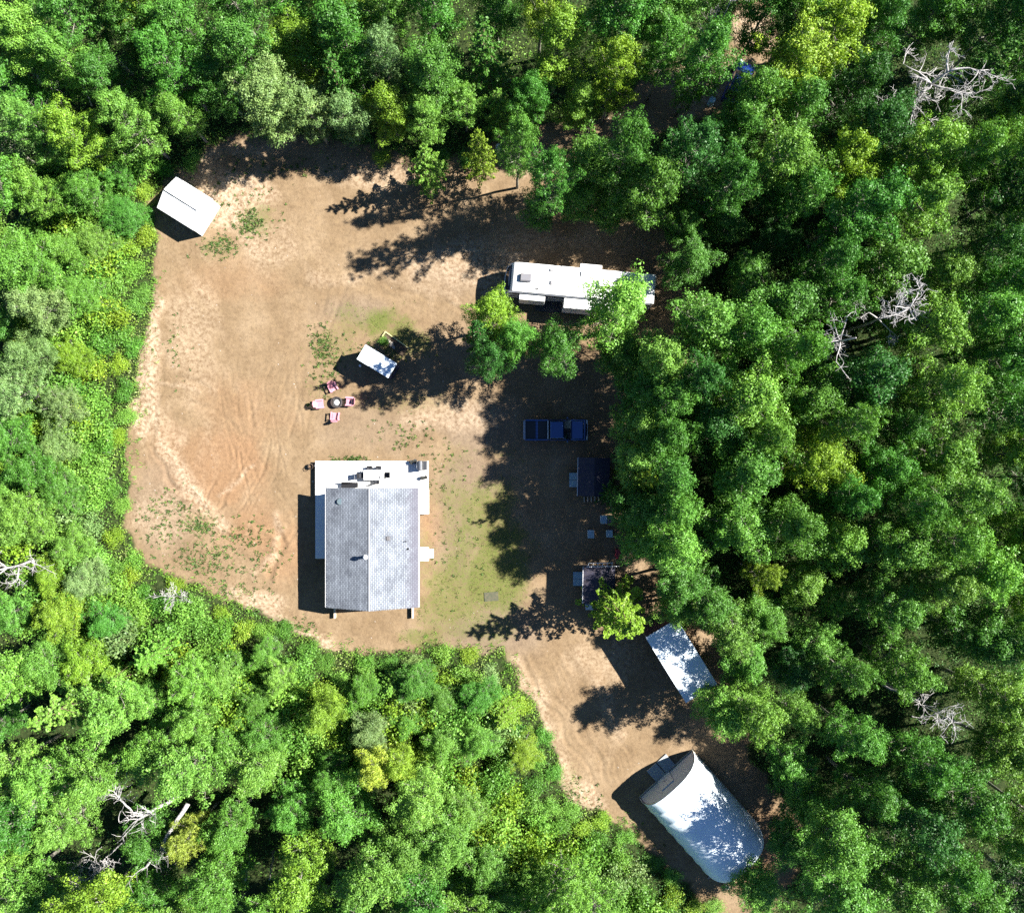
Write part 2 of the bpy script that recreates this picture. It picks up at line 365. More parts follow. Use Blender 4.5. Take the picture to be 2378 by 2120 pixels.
def shingles(name, a_, b_, c_, rows=0.15, moss=0.0):
    m = new_mat(name, a_, 0.9, spec=0.25); t = m.node_tree; b = t.nodes['Principled BSDF']
    ge = nd(t, 'ShaderNodeTexCoord'); sx = nd(t, 'ShaderNodeSeparateXYZ'); t.links.new(ge.outputs['Object'], sx.inputs[0])
    cb = nd(t, 'ShaderNodeCombineXYZ'); t.links.new(sx.outputs[1], cb.inputs[0]); t.links.new(sx.outputs[0], cb.inputs[1])
    br = nd(t, 'ShaderNodeTexBrick'); t.links.new(cb.outputs[0], br.inputs['Vector'])
    br.inputs['Scale'].default_value = 1.0; br.inputs['Brick Width'].default_value = 0.33; br.inputs['Row Height'].default_value = rows
    br.inputs['Mortar Size'].default_value = 0.022; br.inputs['Mortar Smooth'].default_value = 0.2; br.inputs['Bias'].default_value = -0.1
    br.inputs['Color1'].default_value = (*a_, 1); br.inputs['Color2'].default_value = (*b_, 1); br.inputs['Mortar'].default_value = (*c_, 1)
    n = noise_tex(t, 0.7, 6, 0.6); n2 = noise_tex(t, 5.0, 4, 0.7)
    c = mixc(t, 0.8, br.outputs[0], ramp(t, n, [(0.32, (0.5, 0.5, 0.52)), (0.5, (.9, .9, .9)), (0.7, (1.2, 1.2, 1.2))]), 'MULTIPLY')
    # darker algae patches towards the right-hand eave
    mr = nd(t, 'ShaderNodeMapRange'); mr.inputs[1].default_value = 2.2; mr.inputs[2].default_value = 4.1; t.links.new(sx.outputs[0], mr.inputs[0])
    st = math_n(t, 'ADD', math_n(t, 'MULTIPLY', mr.outputs[0], 0.75), math_n(t, 'SUBTRACT', n2, 0.78), True)
    st = ramp(t, math_n(t, 'MULTIPLY', st, 1.0), [(0.0, (0, 0, 0)), (0.35, (1, 1, 1))])
    c = mixc(t, math_n(t, 'MULTIPLY', st, 0.75), c, (0.10, 0.095, 0.12))
    t.links.new(c, b.inputs['Base Color'])
    bp = nd(t, 'ShaderNodeBump'); bp.inputs['Strength'].default_value = 0.6; bp.inputs['Distance'].default_value = 0.015
    bp.invert = True
    t.links.new(br.outputs['Fac'], bp.inputs['Height']); t.links.new(bp.outputs[0], b.inputs['Normal'])
    return m
shingle_m = shingles("grey_shingles", (0.255, 0.28, 0.315), (0.175, 0.192, 0.222), (0.08, 0.087, 0.105))

# ------------------------------------------------------------------ the cabin
cx, cy = -12.44, -8.11
cab = thing("cabin", "cream cabin with grey shingled gable roof beside the white deck", "cabin", (cx, cy, 0))
hx, hy, ov, ez, rz_ = 3.68, 4.95, 0.4, 3.1, 4.78
m = MB(); m.box(-hx, hx, -hy, hy, 0.45, ez - 0.02)
for yy in (-hy, hy): m.prism([(-hx, ez - 0.02), (hx, ez - 0.02), (0, rz_ - 0.16)], yy - (0.06 if yy > 0 else -0.06), yy - 0.0, 'y')
wall = m.build("wall", siding, cab)
sk = []
for sxx in (-3.95, 3.25):
    m = MB(); m.box(sxx - .08, sxx + .08, -hy - 1.9, hy - 0.2, 0.02, 0.44); m.build("skid", pale_wood, cab, 0.01)
rx, ry = hx + ov, hy + 0.38
m = MB(); th = 0.10; sl_ = (rz_ - ez) / rx
nseg = 60
for sgn in (-1, 1):
    # slope slab with a slightly uneven gable edge
    for j in range(nseg):
        a0 = rx * j / nseg; a1 = rx * (j + 1) / nseg; jit = 0.03 * ((j % 2) * 2 - 1)
        z0_, z1_ = rz_ - a0 * sl_, rz_ - a1 * sl_ + 0.004
        vs = [(sgn * a0, -ry - jit, z0_), (sgn * a1, -ry - jit, z1_), (sgn * a1, ry + jit * .4, z1_), (sgn * a0, ry + jit * .4, z0_)]
        vs2 = [(x, y, z - th) for x, y, z in vs]
        m.add(vs + vs2, [(0, 1, 2, 3), (7, 6, 5, 4), (0, 4, 5, 1), (2, 6, 7, 3), (1, 5, 6, 2), (0, 3, 7, 4)])
roof = m.build("roof", shingle_m, cab)
m = MB(); m.prism([(-0.10, rz_ - 0.012), (0.10, rz_ - 0.012), (0.0, rz_ + 0.03)], -ry - .02, ry + .02, 'y'); m.build("ridge_cap", worn("ridge_shingle", (0.22, 0.235, 0.26), 0.9, amount=.4), roof)
for sgn in (-1, 1):
    m = MB(); x0 = sgn * (rx + 0.012); x1 = sgn * (rx + 0.12)
    a, b2 = min(x0, x1), max(x0, x1)
    m.box(a, b2, -ry, ry, ez - 0.15, ez - 0.135); m.box(a, a + 0.012, -ry, ry, ez - 0.135, ez - 0.03); m.box(b2 - 0.012, b2, -ry, ry, ez - 0.135, ez - 0.03)
    m.build("gutter", white_m, cab)
def zroof(x): return rz_ - abs(x) * sl_
def roofpt(px, py, h):
    X, Y = G(px, py, h); return X - cx, Y - cy
x, y = roofpt(851, 1292, 4.7); m = MB(); m.cyl(x, y, zroof(x) - .1, zroof(x) + .62, .14, n=16); ch = m.build("chimney", steel, roof)
m = MB(); m.cyl(x, y, zroof(x) + .61, zroof(x) + .78, .22, .10, 16); m.build("chimney_cap", white_m, ch)
x, y = roofpt(902, 1250, 4.1); m = MB(); m.box(x - .16, x + .16, y - .18, y + .18, zroof(x) - .02, zroof(x) + .16, ch=.03); m.box(x-.4, x-.16, y-.02, y+.02, zroof(x-.2)+.02, zroof(x-.2)+.09); m.build("roof_vent", worn("grey_vent", (.12, .12, .13), .6), roof)
x, y = roofpt(943, 1257, 3.6); m = MB(); m.cyl(x, y, zroof(x) - .05, zroof(x) + .35, .04, n=10); m.build("vent_pipe", black_m, roof)
x, y = roofpt(947, 1275, 3.6); m = MB(); m.cyl(x, y, zroof(x) - .05, zroof(x) + .12, .09, n=12); m.build("vent_pipe", black_m, roof)
x, y = roofpt(789, 1165, 3.8); m = MB(); m.cyl(x, y, zroof(x) - .08, zroof(x) + .05, .33, .27, 20); m.build("roof_vent", worn("teal_vent", (.08, .12, .14), .6), roof)
for (wx, wy, nx_) in ((hx, 2.6, 1), (hx, -3.0, 1), (-hx, 1.0, -1), (-hx, -3.2, -1)):
    m = MB(); m.box(*( (wx, wx + .05) if nx_ > 0 else (wx - .05, wx)), wy - .6, wy + .6, 1.5, 2.5); wn = m.build("window", white_m, cab)
    m = MB(); m.box(*( (wx + .05, wx + .055) if nx_ > 0 else (wx - .055, wx - .05)), wy - .5, wy + .5, 1.58, 2.42); m.build("pane", glass_d, wn)
for (wx, ww) in ((-1.8, .7),):
    m = MB(); m.box(wx - ww, wx + ww, hy, hy + .05, 1.5, 2.5); wn = m.build("window", white_m, cab)
    m = MB(); m.box(wx - ww + .08, wx + ww - .08, hy + .05, hy + .055, 1.58, 2.42); m.build("pane", glass_d, wn)
m = MB(); m.box(1.0, 1.95, hy, hy + .05, .52, 2.55); dr = m.build("door", worn("door_paint", (.5, .5, .48)), cab)
m = MB(); m.cyl(0, 0, 0, .06, .035, n=8, M=Matrix.Translation((1.85, hy + .05, 1.5)) @ Matrix.Rotation(R(-90), 4, 'X')); m.build("handle", steel, dr)
m = MB(); m.box(hx, hx + .05, -1.75, -.8, .52, 2.55); dr2 = m.build("door", worn("door_paint2", (.5, .5, .48)), cab)
m = MB(); m.cyl(0, 0, 0, .06, .035, n=8, M=Matrix.Translation((hx + .05, -.95, 1.5)) @ Matrix.Rotation(R(90), 4, 'Y')); m.build("handle", steel, dr2)
# side doorstep
X0, Y0 = G(976, 1284); st = thing("doorstep", "small pale doorstep against the sunny side wall of the cabin", "steps", (-8.0, -9.0, 0))
m = MB(); m.box(-.72, .32, -.62, .62, .42, .48); m.build("landing", whitedeck, st)
m = MB(); m.box(.33, .75, -.38, .42, .2, .26); m.build("tread", whitedeck, st)
for (a, b2) in ((-.3, -.5), (-.3, .5), (.25, -.5), (.25, .5)):
    m = MB(); m.box(a - .05, a + .05, b2 - .05, b2 + .05, -.1, .42); m.build("leg", grey_wood, st)
for b2 in (-.32, .36):
    m = MB(); m.box(.36, .7, b2 - .03, b2 + .03, -.1, .2); m.build("tread_support", grey_wood, st)

# ------------------------------------------------------------------ the deck
dk = thing("deck", "bright white board deck wrapped round the cabin on three sides", "deck", (-13, -4, 0)); ox, oy = 13, 4
DZ = 0.5
m = MB()
def dbox(x0, x1, y0, y1): m.box(x0 + ox, x1 + ox, y0 + oy, y1 + oy, DZ - .06, DZ)
dbox(-18.15, -7.70, -3.05 + .0, -0.42); m.v = list(m.v)
dbox(-18.15, -16.25, -9.42, -3.052); dbox(-8.68, -7.66, -5.32, -3.052)
m.build("boards", whitedeck, dk)
m = MB()
for (x0, x1, y0, y1) in ((-18.1, -7.75, -.50, -.46), (-18.1, -18.06, -9.36, -.5), (-7.75, -7.71, -5.28, -.5), (-18.0, -16.3, -9.38, -9.34), (-8.6, -7.75, -5.3, -5.26)):
    m.box(x0 + ox, x1 + ox, y0 + oy, y1 + oy, .2, DZ - .062)
for i in range(6):
    m.box(-17.9 + i * 2.0 + ox, -17.8 + i * 2.0 + ox, -.65 + oy, -.55 + oy, -.1, .44)
m.build("joist_frame", grey_wood, dk)

# patio table and chairs
def tpx(px, py, h): return G(px, py, h)
x, y = G(868, 1103, 1.2)
tb = thing("patio_table", "white patio table with black legs in the middle of the deck", "table", (x, y, DZ))
m = MB(); m.box(-.93, .93, -.46, .46, .69, .74, ch=.02); m.build("tabletop", white_m, tb)
for a in (-.8, .8):
    for b2 in (-.36, .36):
        m = MB(); m.box(a - .025, a + .025, b2 - .025, b2 + .025, 0, .69); m.build("leg", black_m, tb)
def patio_chair():
    c = thing("patio_chair", "x", "chair", group="black chairs round the patio table")
    m = MB(); m.box(-.25, .25, -.24, .24, .42, .46, ch=.015); m.build("seat", charcoal, c)
    m = MB(); m.box(-.25, .25, .235, .27, .46, .98, M=Matrix.Translation((0, .24, .46)) @ Matrix.Rotation(R(-8), 4, 'X') @ Matrix.Translation((0, -.24, -.46))); m.build("backrest", black_m, c)
    for a in (-.23, .23):
        for b2 in (-.22, .22):
            m = MB(); m.box(a - .015, a + .015, b2 - .015, b2 + .015, 0, .42); m.build("leg", black_m, c)
        m = MB(); m.box(a - .02, a + .02, -.2, .23, .64, .665); m.box(a-.015, a+.015, -.2, -.17, .45, .64); m.build("armrest", black_m, c)
    return c
pc = patio_chair()
spots = [(-.42, .50, 0, "left of the two black chairs tucked behind the patio table, back outwards"),
         (.42, .50, 0, "right of the two black chairs tucked behind the patio table, back outwards"),
         (1.18, .0, -90, "black chair at the right-hand end of the patio table"),
         (-1.18, -.05, 96, "black chair pulled out at the left-hand end of the patio table"),
         (.25, -.5, 180, "black chair pushed under the cabin side of the patio table")]
for i, (a, b2, rr, lb) in enumerate(spots):
    if i == 0: pc.location = (x + a, y + b2, DZ); pc.rotation_euler = (0, 0, R(rr)); pc['label'] = lb
    else: dup(pc, (x + a, y + b2, DZ), R(rr), lb)
# small dark ornament on the table
m = MB()
for k in range(7):
    a = k * .9; m.tube([(0, 0, .0), (.08 * math.cos(a), .08 * math.sin(a), .12), (.2 * math.cos(a), .2 * math.sin(a), .17)], [.02, .015, .004], 4)
bo = m.build("table_plant", charcoal); bo.location = (x + .6, y - .2, DZ + .745); tag(bo, "small dark spiky plant on the right end of the patio table", "plant")
# barbecue
x, y = G(981, 1081, 1.3); bq = thing("barbecue", "charcoal barbecue with side shelf in the deck's top right corner", "barbecue", (x, y, DZ))
m = MB(); m.box(-.42, .0, -.42, .42, .0, .8, ch=.03); m.build("cabinet", charcoal, bq)
m = MB(); m.prism([(-.42, .81), (.0, .81), (-.02, .98), (-.14, 1.06), (-.3, 1.06), (-.41, .98)], -.42, .42, 'y'); ld = m.build("lid", worn("lid_enamel", (.06, .07, .09), .35), bq, .01)
m = MB(); m.tube([(-.46, -.3, .95), (-.5, -.3, .95), (-.5, .3, .95), (-.46, .3, .95)], .012, 6); m.build("handle", steel, ld)
m = MB(); m.box(.09, .42, -.42, .40, .80, .84); m.box(.1, .13, -.38, -.35, 0, .8); m.box(.36, .39, -.38, -.35, 0, .8); m.box(.36, .39, .33, .36, 0, .8); m.build("side_shelf", charcoal, bq)
# pots
pot_m = worn("dark_pot", (.07, .065, .06), .6, amount=.5); plant_m = new_mat("pot_plant_leaf", (.05, .05, .045), .7)
def pot(px, py, r, lb):
    x, y = G(px, py, .95); c = thing("flower_pot", lb, "flower pot", (x, y, DZ), group="dark flower pots on the deck")
    m = MB(); m.cyl(0, 0, 0, .34, r * .72, r, 18); m.build("pot", pot_m, c)
    m = MB(); rnd = random.Random(int(px * 7 + py))
    for k in range(26):
        a = rnd.uniform(0, 6.28); q = rnd.uniform(.1, .9) * r; hh = rnd.uniform(.36, .5)
        m.quad((q * math.cos(a) - .05, q * math.sin(a), hh), (q * math.cos(a), q * math.sin(a) - .05, hh + .05), (q * math.cos(a) + .05, q * math.sin(a), hh), (q * math.cos(a), q * math.sin(a) + .05, hh - .03))
    m.cyl(0, 0, .342, .36, r * .9, n=14); m.build("dead_plant", plant_m, c, recalc=False); return c
pot(955, 1073, .2, "dark flower pot at the top deck edge, second from the barbecue"); pot(963.5, 1071, .2, "dark flower pot at the top deck edge, right beside the barbecue")
pot(980.5, 1110, .19, "left of the two dark flower pots below the barbecue"); pot(988.5, 1108.5, .18, "right of the two dark flower pots below the barbecue")
# plant stand at the corner
x, y = G(738, 1082, 1.0); ps = thing("plant_stand", "thin wire plant stand holding a dark round bowl at the deck's top left corner", "plant stand", (x, y, DZ))
m = MB()
for k in range(4):
    a = k * 1.57 + .5; m.tube([(0, 0, .75), (.1 * math.cos(a), .1 * math.sin(a), .4), (.26 * math.cos(a), .26 * math.sin(a), 0)], .014, 5)
m.build("tripod", steel, ps)
m = MB(); m.ring(0, 0, .76, .80, .22, .19, 18); m.tube([(-.2, 0, .78), (.2, 0, .78)], .01, 4); m.tube([(0, -.2, .78), (0, .2, .78)], .01, 4); m.build("ring", steel, ps)
x, y = G(726, 1083); bk = thing("stand_shadow_ring", "brown round basket on the ground against the deck's left corner", "shadow_ring", (x - .12, y, 0))  # solid brown ring added on the ground in place of the plant stand's shadow
m = MB(); m.ring(0, 0, -.05, .34, .25, .21, 18); m.build("rim", dark_wood, bk); m = MB(); m.cyl(0, 0, -.05, .1, .21, n=14); m.build("base", worn("shadow_fill", (.16, .1, .05)), bk)
# garden bench under the eave
bn = thing("garden_bench", "black arched-back bench on the deck under the roof's top left edge", "bench", (-14.9, -2.62, DZ))
m = MB(); m.box(-.75, .75, -.25, .22, .40, .44); m.build("seat", black_m, bn)
pts = [(-.75, .44)] + [(-.75 + 1.5 * k / 12, .80 + .28 * math.sin(math.pi * k / 12)) for k in range(13)] + [(.75, .44)]
m = MB(); m.prism(pts, .23, .27, 'y'); m.build("backrest", black_m, bn)
for a in (-.68, .68):
    m = MB(); m.box(a - .03, a + .03, -.22, .2, 0, .4); m.build("leg", black_m, bn)

# ------------------------------------------------------------------ motorhome
x, y = G(1349.5, 656, 3.4)
rv = thing("motorhome", "long white motorhome with slide-outs parked beneath trees", "motorhome", (x, y, 0), R(-5.2))
L2, W2, RH = 6.6, 1.30, 3.4
rvw = worn("motorhome_gelcoat", (.80, .80, .79), .3, amount=.08); rvd = worn("motorhome_stripe", (.10, .11, .13), .35)
m = MB()
prof = [(-L2 + .12, .45), (-L2, 1.0), (-L2 + .02, 1.6), (-L2 + .22, 2.7), (-L2 + .55, 3.25), (-L2 + .95, RH), (L2 - .1, RH), (L2, RH - .1), (L2, .5), (L2 - .2, .42)]
m.prism(prof, -W2, W2, 'y'); body = m.build("body", rvw, rv, .09)
m = MB(); m.box(-L2 + .3, L2 - .2, -W2 - .012, -W2 + .05, 1.0, 1.35); m.box(-L2 + .6, L2 - .2, -W2 - .010, -W2 + .05, 1.9, 2.6); m.box(-L2 + .6, L2 - .2, W2 - .05, W2 + .012, 1.1, 1.5); m.build("side_stripe", rvd, rv)
m = MB(); M0 = 0
for j in range(8):
    y0 = -1.15 + 2.3 * j / 8; y1 = -1.15 + 2.3 * (j + 1) / 8
    c0 = .16 * (1 - (2 * (j / 8) - 1) ** 2); c1 = .16 * (1 - (2 * ((j + 1) / 8) - 1) ** 2)
    m.quad((-L2 - .01 - c0, y0, 1.75), (-L2 - .01 - c1, y1, 1.75), (-L2 + .30 - c1, y1, 2.92), (-L2 + .30 - c0, y0, 2.92))
    m.quad((-L2 - .01 - c0, y0, 1.75), (-L2 + .05, y0, 1.6), (-L2 + .05, y1, 1.6), (-L2 - .01 - c1, y1, 1.75))
    m.quad((-L2 + .30 - c0, y0, 2.92), (-L2 + .30 - c1, y1, 2.92), (-L2 + .5, y1, 2.98), (-L2 + .5, y0, 2.98))
m.build("windscreen", glass_d, rv)
m = MB()
for j in range(8):
    y0 = -1.28 + 2.56 * j / 8; y1 = -1.28 + 2.56 * (j + 1) / 8
    c0 = .22 * (1 - (2 * (j / 8) - 1) ** 2); c1 = .22 * (1 - (2 * ((j + 1) / 8) - 1) ** 2)
    m.quad((-L2 - .03 - c0, y0, .5), (-L2 - .03 - c1, y1, .5), (-L2 - .03 - c1, y1, 1.55), (-L2 - .03 - c0, y0, 1.55))
    m.quad((-L2 - .03 - c0, y0, 1.55), (-L2 - .03 - c1, y1, 1.55), (-L2 + .2, y1, 1.6), (-L2 + .2, y0, 1.6))
m.build("front_cap", rvw, rv)
for s2 in (-1, 1):
    m = MB(); m.box(-L2 - .16, -L2 - .03, s2 * .95 - .16, s2 * .95 + .16, .85, 1.05); m.build("headlight", clear_lamp, rv)
    mi = MB(); mi.box(-L2 + .0, -L2 + .1, s2 * 1.5 - .1, s2 * 1.5 + .1, 1.9, 2.3); mi.tube([(-L2 + .1, s2 * 1.3, 2.25), (-L2 + .05, s2 * 1.5, 2.25)], .02, 5); mi.build("mirror", black_m, rv)
    for wx in (-4.6, 3.2, 4.3):
        m = MB(); m.cyl(0, 0, -.14, .14, .46, n=20, M=Matrix.Translation((wx, s2 * 1.13, .42)) @ Matrix.Rotation(R(90), 4, 'X')); wl = m.build("wheel", rubber, rv)
        m = MB(); m.cyl(0, 0, -.145, .165, .24, n=14, M=Matrix.Translation((wx, s2 * 1.16, .42)) @ Matrix.Rotation(R(90), 4, 'X')); m.build("rim", steel, wl)
def rvbox(x0, x1, y0, y1, z0, z1, name, mt, ch=.03):
    m = MB(); m.box(x0, x1, y0, y1, z0, z1, ch=ch); return m.build(name, mt, rv)
rvbox(-5.45, -4.4, -.42, .28, RH + .005, RH + .33, "air_conditioner", worn("ac_plastic", (.16, .16, .18), .5), .09)
rvbox(-2.85, -2.5, .72, .98, RH + .005, RH + .12, "roof_hatch", worn("hatch_grey", (.3, .3, .31), .5))
rvbox(-2.72, -2.48, -.46, -.08, RH + .005, RH + .14, "roof_hatch", worn("hatch_grey2", (.25, .25, .27), .5))
rvbox(-.12, .02, .55, .95, RH + .005, RH + .12, "roof_hatch", worn("hatch_grey3", (.3, .3, .31), .5))
rvbox(1.5, 2.4, -.35, .35, RH + .005, RH + .3, "air_conditioner", rvw, .09)
rvbox(3.6, 4.1, -.2, .3, RH + .005, RH + .13, "roof_hatch", rvw)
rvbox(-5.35, -3.05, -W2 - .62, -W2 - .002, 1.2, 3.05, "slide_out", rvw)
rvbox(-1.35, 3.4, -W2 - 1.02, -W2 - .002, .75, 3.1, "slide_out", rvw)
rvbox(-.2, 1.75, W2 + .002, W2 + .42, .9, 3.2, "slide_out", rvw)
m = MB(); m.box(-3.9, -3.7, -1.0, -.9, RH + .01, RH + .12); m.tube([(-3.8, -.95, RH + .1), (-4.6, -.9, RH + .16)], .018, 5); m.tube([(-4.65, -1.25, RH + .2), (-4.65, -.5, RH + .2)], .018, 5); m.tube([(-4.45, -1.1, RH + .2), (-4.5, -.6, RH + .2)], .014, 5); m.build("aerial", black_m, rv)
m = MB(); m.box(-6.3, 6.3, -W2 - .10, -W2 - .013, RH - .22, RH - .12); m.build("awning_roll", rvd, rv)
m = MB()
for s2 in (.4, .85): m.tube([(L2 + .1, s2, .8), (L2 + .1, s2, RH + .05), (L2 - .25, s2, RH + .08)], .02, 6)
for k in range(8): m.tube([(L2 + .1, .4, 1 + k * .3), (L2 + .1, .85, 1 + k * .3)], .015, 5)
m.build("ladder", steel, rv)
for s2 in (-1, 1):
    m = MB(); m.box(L2 + .001, L2 + .04, s2 * 1.05 - .1, s2 * 1.05 + .1, 1.0, 1.4); m.build("tail_light", red_lamp, rv)
# mat beside the motorhome
x, y = G(1276, 704); mm = new_mat("patterned_mat", (.05, .05, .055), .95); t = mm.node_tree; b = t.nodes['Principled BSDF']
vr = nd(t, 'ShaderNodeTexVoronoi'); vr.inputs['Scale'].default_value = 7; vr.feature = 'DISTANCE_TO_EDGE'
t.links.new(nd(t, 'ShaderNodeNewGeometry').outputs['Position'], vr.inputs['Vector'])
t.links.new(ramp(t, vr.outputs[0], [(.05, (.16, .14, .13)), (.12, (.02, .02, .03))]), b.inputs['Base Color'])
m = MB(); m.box(-1.3, 1.3, -.85, .85, .02, .05); mo = m.build("outdoor_mat", mm); mo.location = (x, y, 0); mo.rotation_euler = (0, 0, R(-5)); tag(mo, "black patterned outdoor mat between the motorhome's slide-outs", "mat")

# ------------------------------------------------------------------ pickup truck
tr = thing("pickup_truck", "dark blue crew-cab pickup truck with open bed in the tree shade", "pickup truck", (4.02, 2.43, 0))
pm = new_mat("sky_tinted_car_paint", (.02, .065, .19), .2, .7, .6); pm.node_tree.nodes['Principled BSDF'].inputs['Coat Weight'].default_value = .8  # blue of the reflected sky put into the dark paint's base colour
TL, TW = 2.86, .97
m = MB()
# lower body side outline with wheel arches
def arch(cxx, r, n=9): return [(cxx + r * math.cos(math.pi - math.pi * k / (n - 1)), .38 + r * math.sin(math.pi - math.pi * k / (n - 1))) for k in range(n)]
low = [(-TL, .45)] + arch(-1.75, .44) + arch(1.85, .44) + [(TL - .05, .42), (TL, .62), (TL - .03, .92)]
side_front = low + [(TL - .25, 1.06), (1.35, 1.14), (-.75, 1.12), (-.75, 1.12)]
bodyo = low + [(TL - .14, 1.03), (1.3, 1.13), (-.72, 1.12), (-.72, .78), (-TL + .08, .78), (-TL + .08, 1.12), (-TL, 1.12)]
n = len(bodyo)
for (a, b2) in ((-TW, TW),): m.prism(bodyo, a, b2, 'y')
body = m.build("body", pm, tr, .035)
m = MB()
for s2 in (-1, 1):
    y0, y1 = sorted((s2 * TW, s2 * (TW - .14))); m.box(-TL + .09, -.73, y0, y1, .785, 1.12)
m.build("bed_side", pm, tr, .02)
m = MB(); m.box(-TL + .1, -.74, -TW + .15, TW - .15, .783, .80)
for k in range(6): m.box(-TL + .12, -.76, -.75 + k * .3 - .02, -.75 + k * .3 + .02, .80, .815)
m.build("bed_liner", black_m, tr)
m = MB(); m.box(-TL - .005, -TL + .05, -TW + .03, TW - .03, 1.121, 1.135); m.build("tailgate", steel, tr)
m = MB(); m.box(-.78, -.72, -TW + .12, TW - .12, 1.5, 1.55); m.build("light_bar", clear_lamp, tr)
# cab: lower ring, roof ring
def loft(rings, mt, name, bev=.03):
    m = MB(); k = len(rings[0]); vs = [p for r_ in rings for p in r_]
    fs = [list(range(k))[::-1], list(range(k * (len(rings) - 1), k * len(rings)))]
    for q in range(len(rings) - 1):
        for j in range(k): fs.append((q * k + j, q * k + (j + 1) % k, (q + 1) * k + (j + 1) % k, (q + 1) * k + j))
    m.add(vs, fs); return m.build(name, mt, tr, bev)
def rect(x0, x1, hw, z): return [(x0, -hw, z), (x1, -hw, z), (x1, hw, z), (x0, hw, z)]
loft([rect(-.71, 1.42, .93, 1.10), rect(-.66, 1.30, .91, 1.2), rect(-.50, .62, .76, 1.74)], glass_d, "glasshouse", .02)
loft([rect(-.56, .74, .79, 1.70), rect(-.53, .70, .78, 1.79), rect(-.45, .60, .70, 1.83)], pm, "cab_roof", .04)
m = MB()
for s2 in (-1, 1):
    for (xa, xb) in ((-.60, -.50), (.1, .1), (1.38, .66)):
        m.tube([(xa, s2 * .93, 1.12), (xb, s2 * .785, 1.72)], .035, 6)
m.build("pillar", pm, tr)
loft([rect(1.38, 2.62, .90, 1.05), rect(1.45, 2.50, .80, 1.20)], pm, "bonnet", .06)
m = MB(); m.box(1.30, 1.40, -.8, .8, 1.13, 1.16); m.build("wiper_cowl", black_m, tr)
for s2 in (-1, 1):
    m = MB(); m.box(TL - .12, TL + .01, s2 * .74 - .17, s2 * .74 + .17, .78, .95); m.build("headlight", clear_lamp, tr)
    m = MB(); m.box(-TL - .015, -TL + .06, s2 * .87 - .08, s2 * .87 + .08, .72, 1.05); m.build("tail_light", red_lamp, tr)
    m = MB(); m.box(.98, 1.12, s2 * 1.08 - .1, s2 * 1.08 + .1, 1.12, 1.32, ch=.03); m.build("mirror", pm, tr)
    for wx in (-1.75, 1.85):
        m = MB(); m.cyl(0, 0, -.13, .13, .38, n=22, M=Matrix.Translation((wx, s2 * .86, .38)) @ Matrix.Rotation(R(90), 4, 'X')); wl = m.build("wheel", rubber, tr)
        m = MB(); m.cyl(0, 0, -.14, .14, .22, n=16, M=Matrix.Translation((wx, s2 * .865, .38)) @ Matrix.Rotation(R(90), 4, 'X')); m.build("rim", steel, wl)
m = MB(); m.box(TL - .04, TL + .1, -.9, .9, .45, .66); m.box(-TL - .12, -TL - .0, -.85, .85, .5, .66); m.build("bumper", steel, tr, .02)
m = MB(); m.box(TL - .02, TL + .015, -.55, .55, .7, .95); m.build("grille", black_m, tr)

# ------------------------------------------------------------------ white tent garage, top left
A, B_, C_, D_ = G(364, 482, 2.1), G(411, 411, 2.1), G(494, 464, 2.1), G(449, 535, 2.1)
ctr = ((A[0] + B_[0] + C_[0] + D_[0]) / 4, (A[1] + B_[1] + C_[1] + D_[1]) / 4)
ang = math.atan2(D_[1] - A[1], D_[0] - A[0]); tl = math.hypot(D_[0] - A[0], D_[1] - A[1]) / 2; tw = math.hypot(A[0] - B_[0], A[1] - B_[1]) / 2
tg = thing("tent_garage", "white fabric peaked storage tent at the clearing's upper left edge", "storage tent", (ctr[0], ctr[1], 0), ang)
fabric = worn("white_tarpaulin", (.82, .83, .83), .55, amount=.06, bump=.25, bscale=2.5)
m = MB(); nn = 14; rows = []
eh, ph = 2.1, 2.75
for i in range(nn + 1):
    u = -tl + 2 * tl * i / nn; sag = .03 * (0.5 - 0.5 * math.cos(2 * math.pi * i / nn * 3))
    rows.append([(u, -tw, eh), (u, -tw * .5, (eh + ph) / 2 - sag), (u, 0, ph - sag * .5), (u, tw * .5, (eh + ph) / 2 - sag), (u, tw, eh)])
vs = [p for r_ in rows for p in r_]; fs = [(i * 5 + j, (i + 1) * 5 + j, (i + 1) * 5 + j + 1, i * 5 + j + 1) for i in range(nn) for j in range(4)]
m.add(vs, fs); ro = m.build("roof", fabric, tg, recalc=False); sm_ = ro.modifiers.new('s', 'SOLIDIFY'); sm_.thickness = .02
m = MB(); m.tube([(-tl - .02, 0.0, ph + .025), (tl * .8, 0.0, ph + .025)], .04, 6); m.build("ridge_strap", worn('grey_strap', (.08, .08, .085), .7), tg)
m = MB(); w3 = tw - .06
m.quad((-tl + .05, -w3, 0), (tl - .05, -w3, 0), (tl - .05, -w3, eh - .02), (-tl + .05, -w3, eh - .02)); m.quad((-tl + .05, w3, 0), (tl - .05, w3, 0), (tl - .05, w3, eh - .02), (-tl + .05, w3, eh - .02))
for u in (-tl + .05, tl - .05): m.add([(u, -w3, 0), (u, w3, 0), (u, w3, eh - .02), (u, 0, ph - .06), (u, -w3, eh - .02)], [(0, 1, 2, 3, 4)])
wl = m.build("side_wall", fabric, tg); sm_ = wl.modifiers.new('s', 'SOLIDIFY'); sm_.thickness = .015
for u in (-tl + .1, tl - .1):
    for v in (-w3 + .06, w3 - .06):
        m = MB(); m.cyl(u, v, -.1, eh - .05, .03, n=8); m.build("pole", steel, tg)

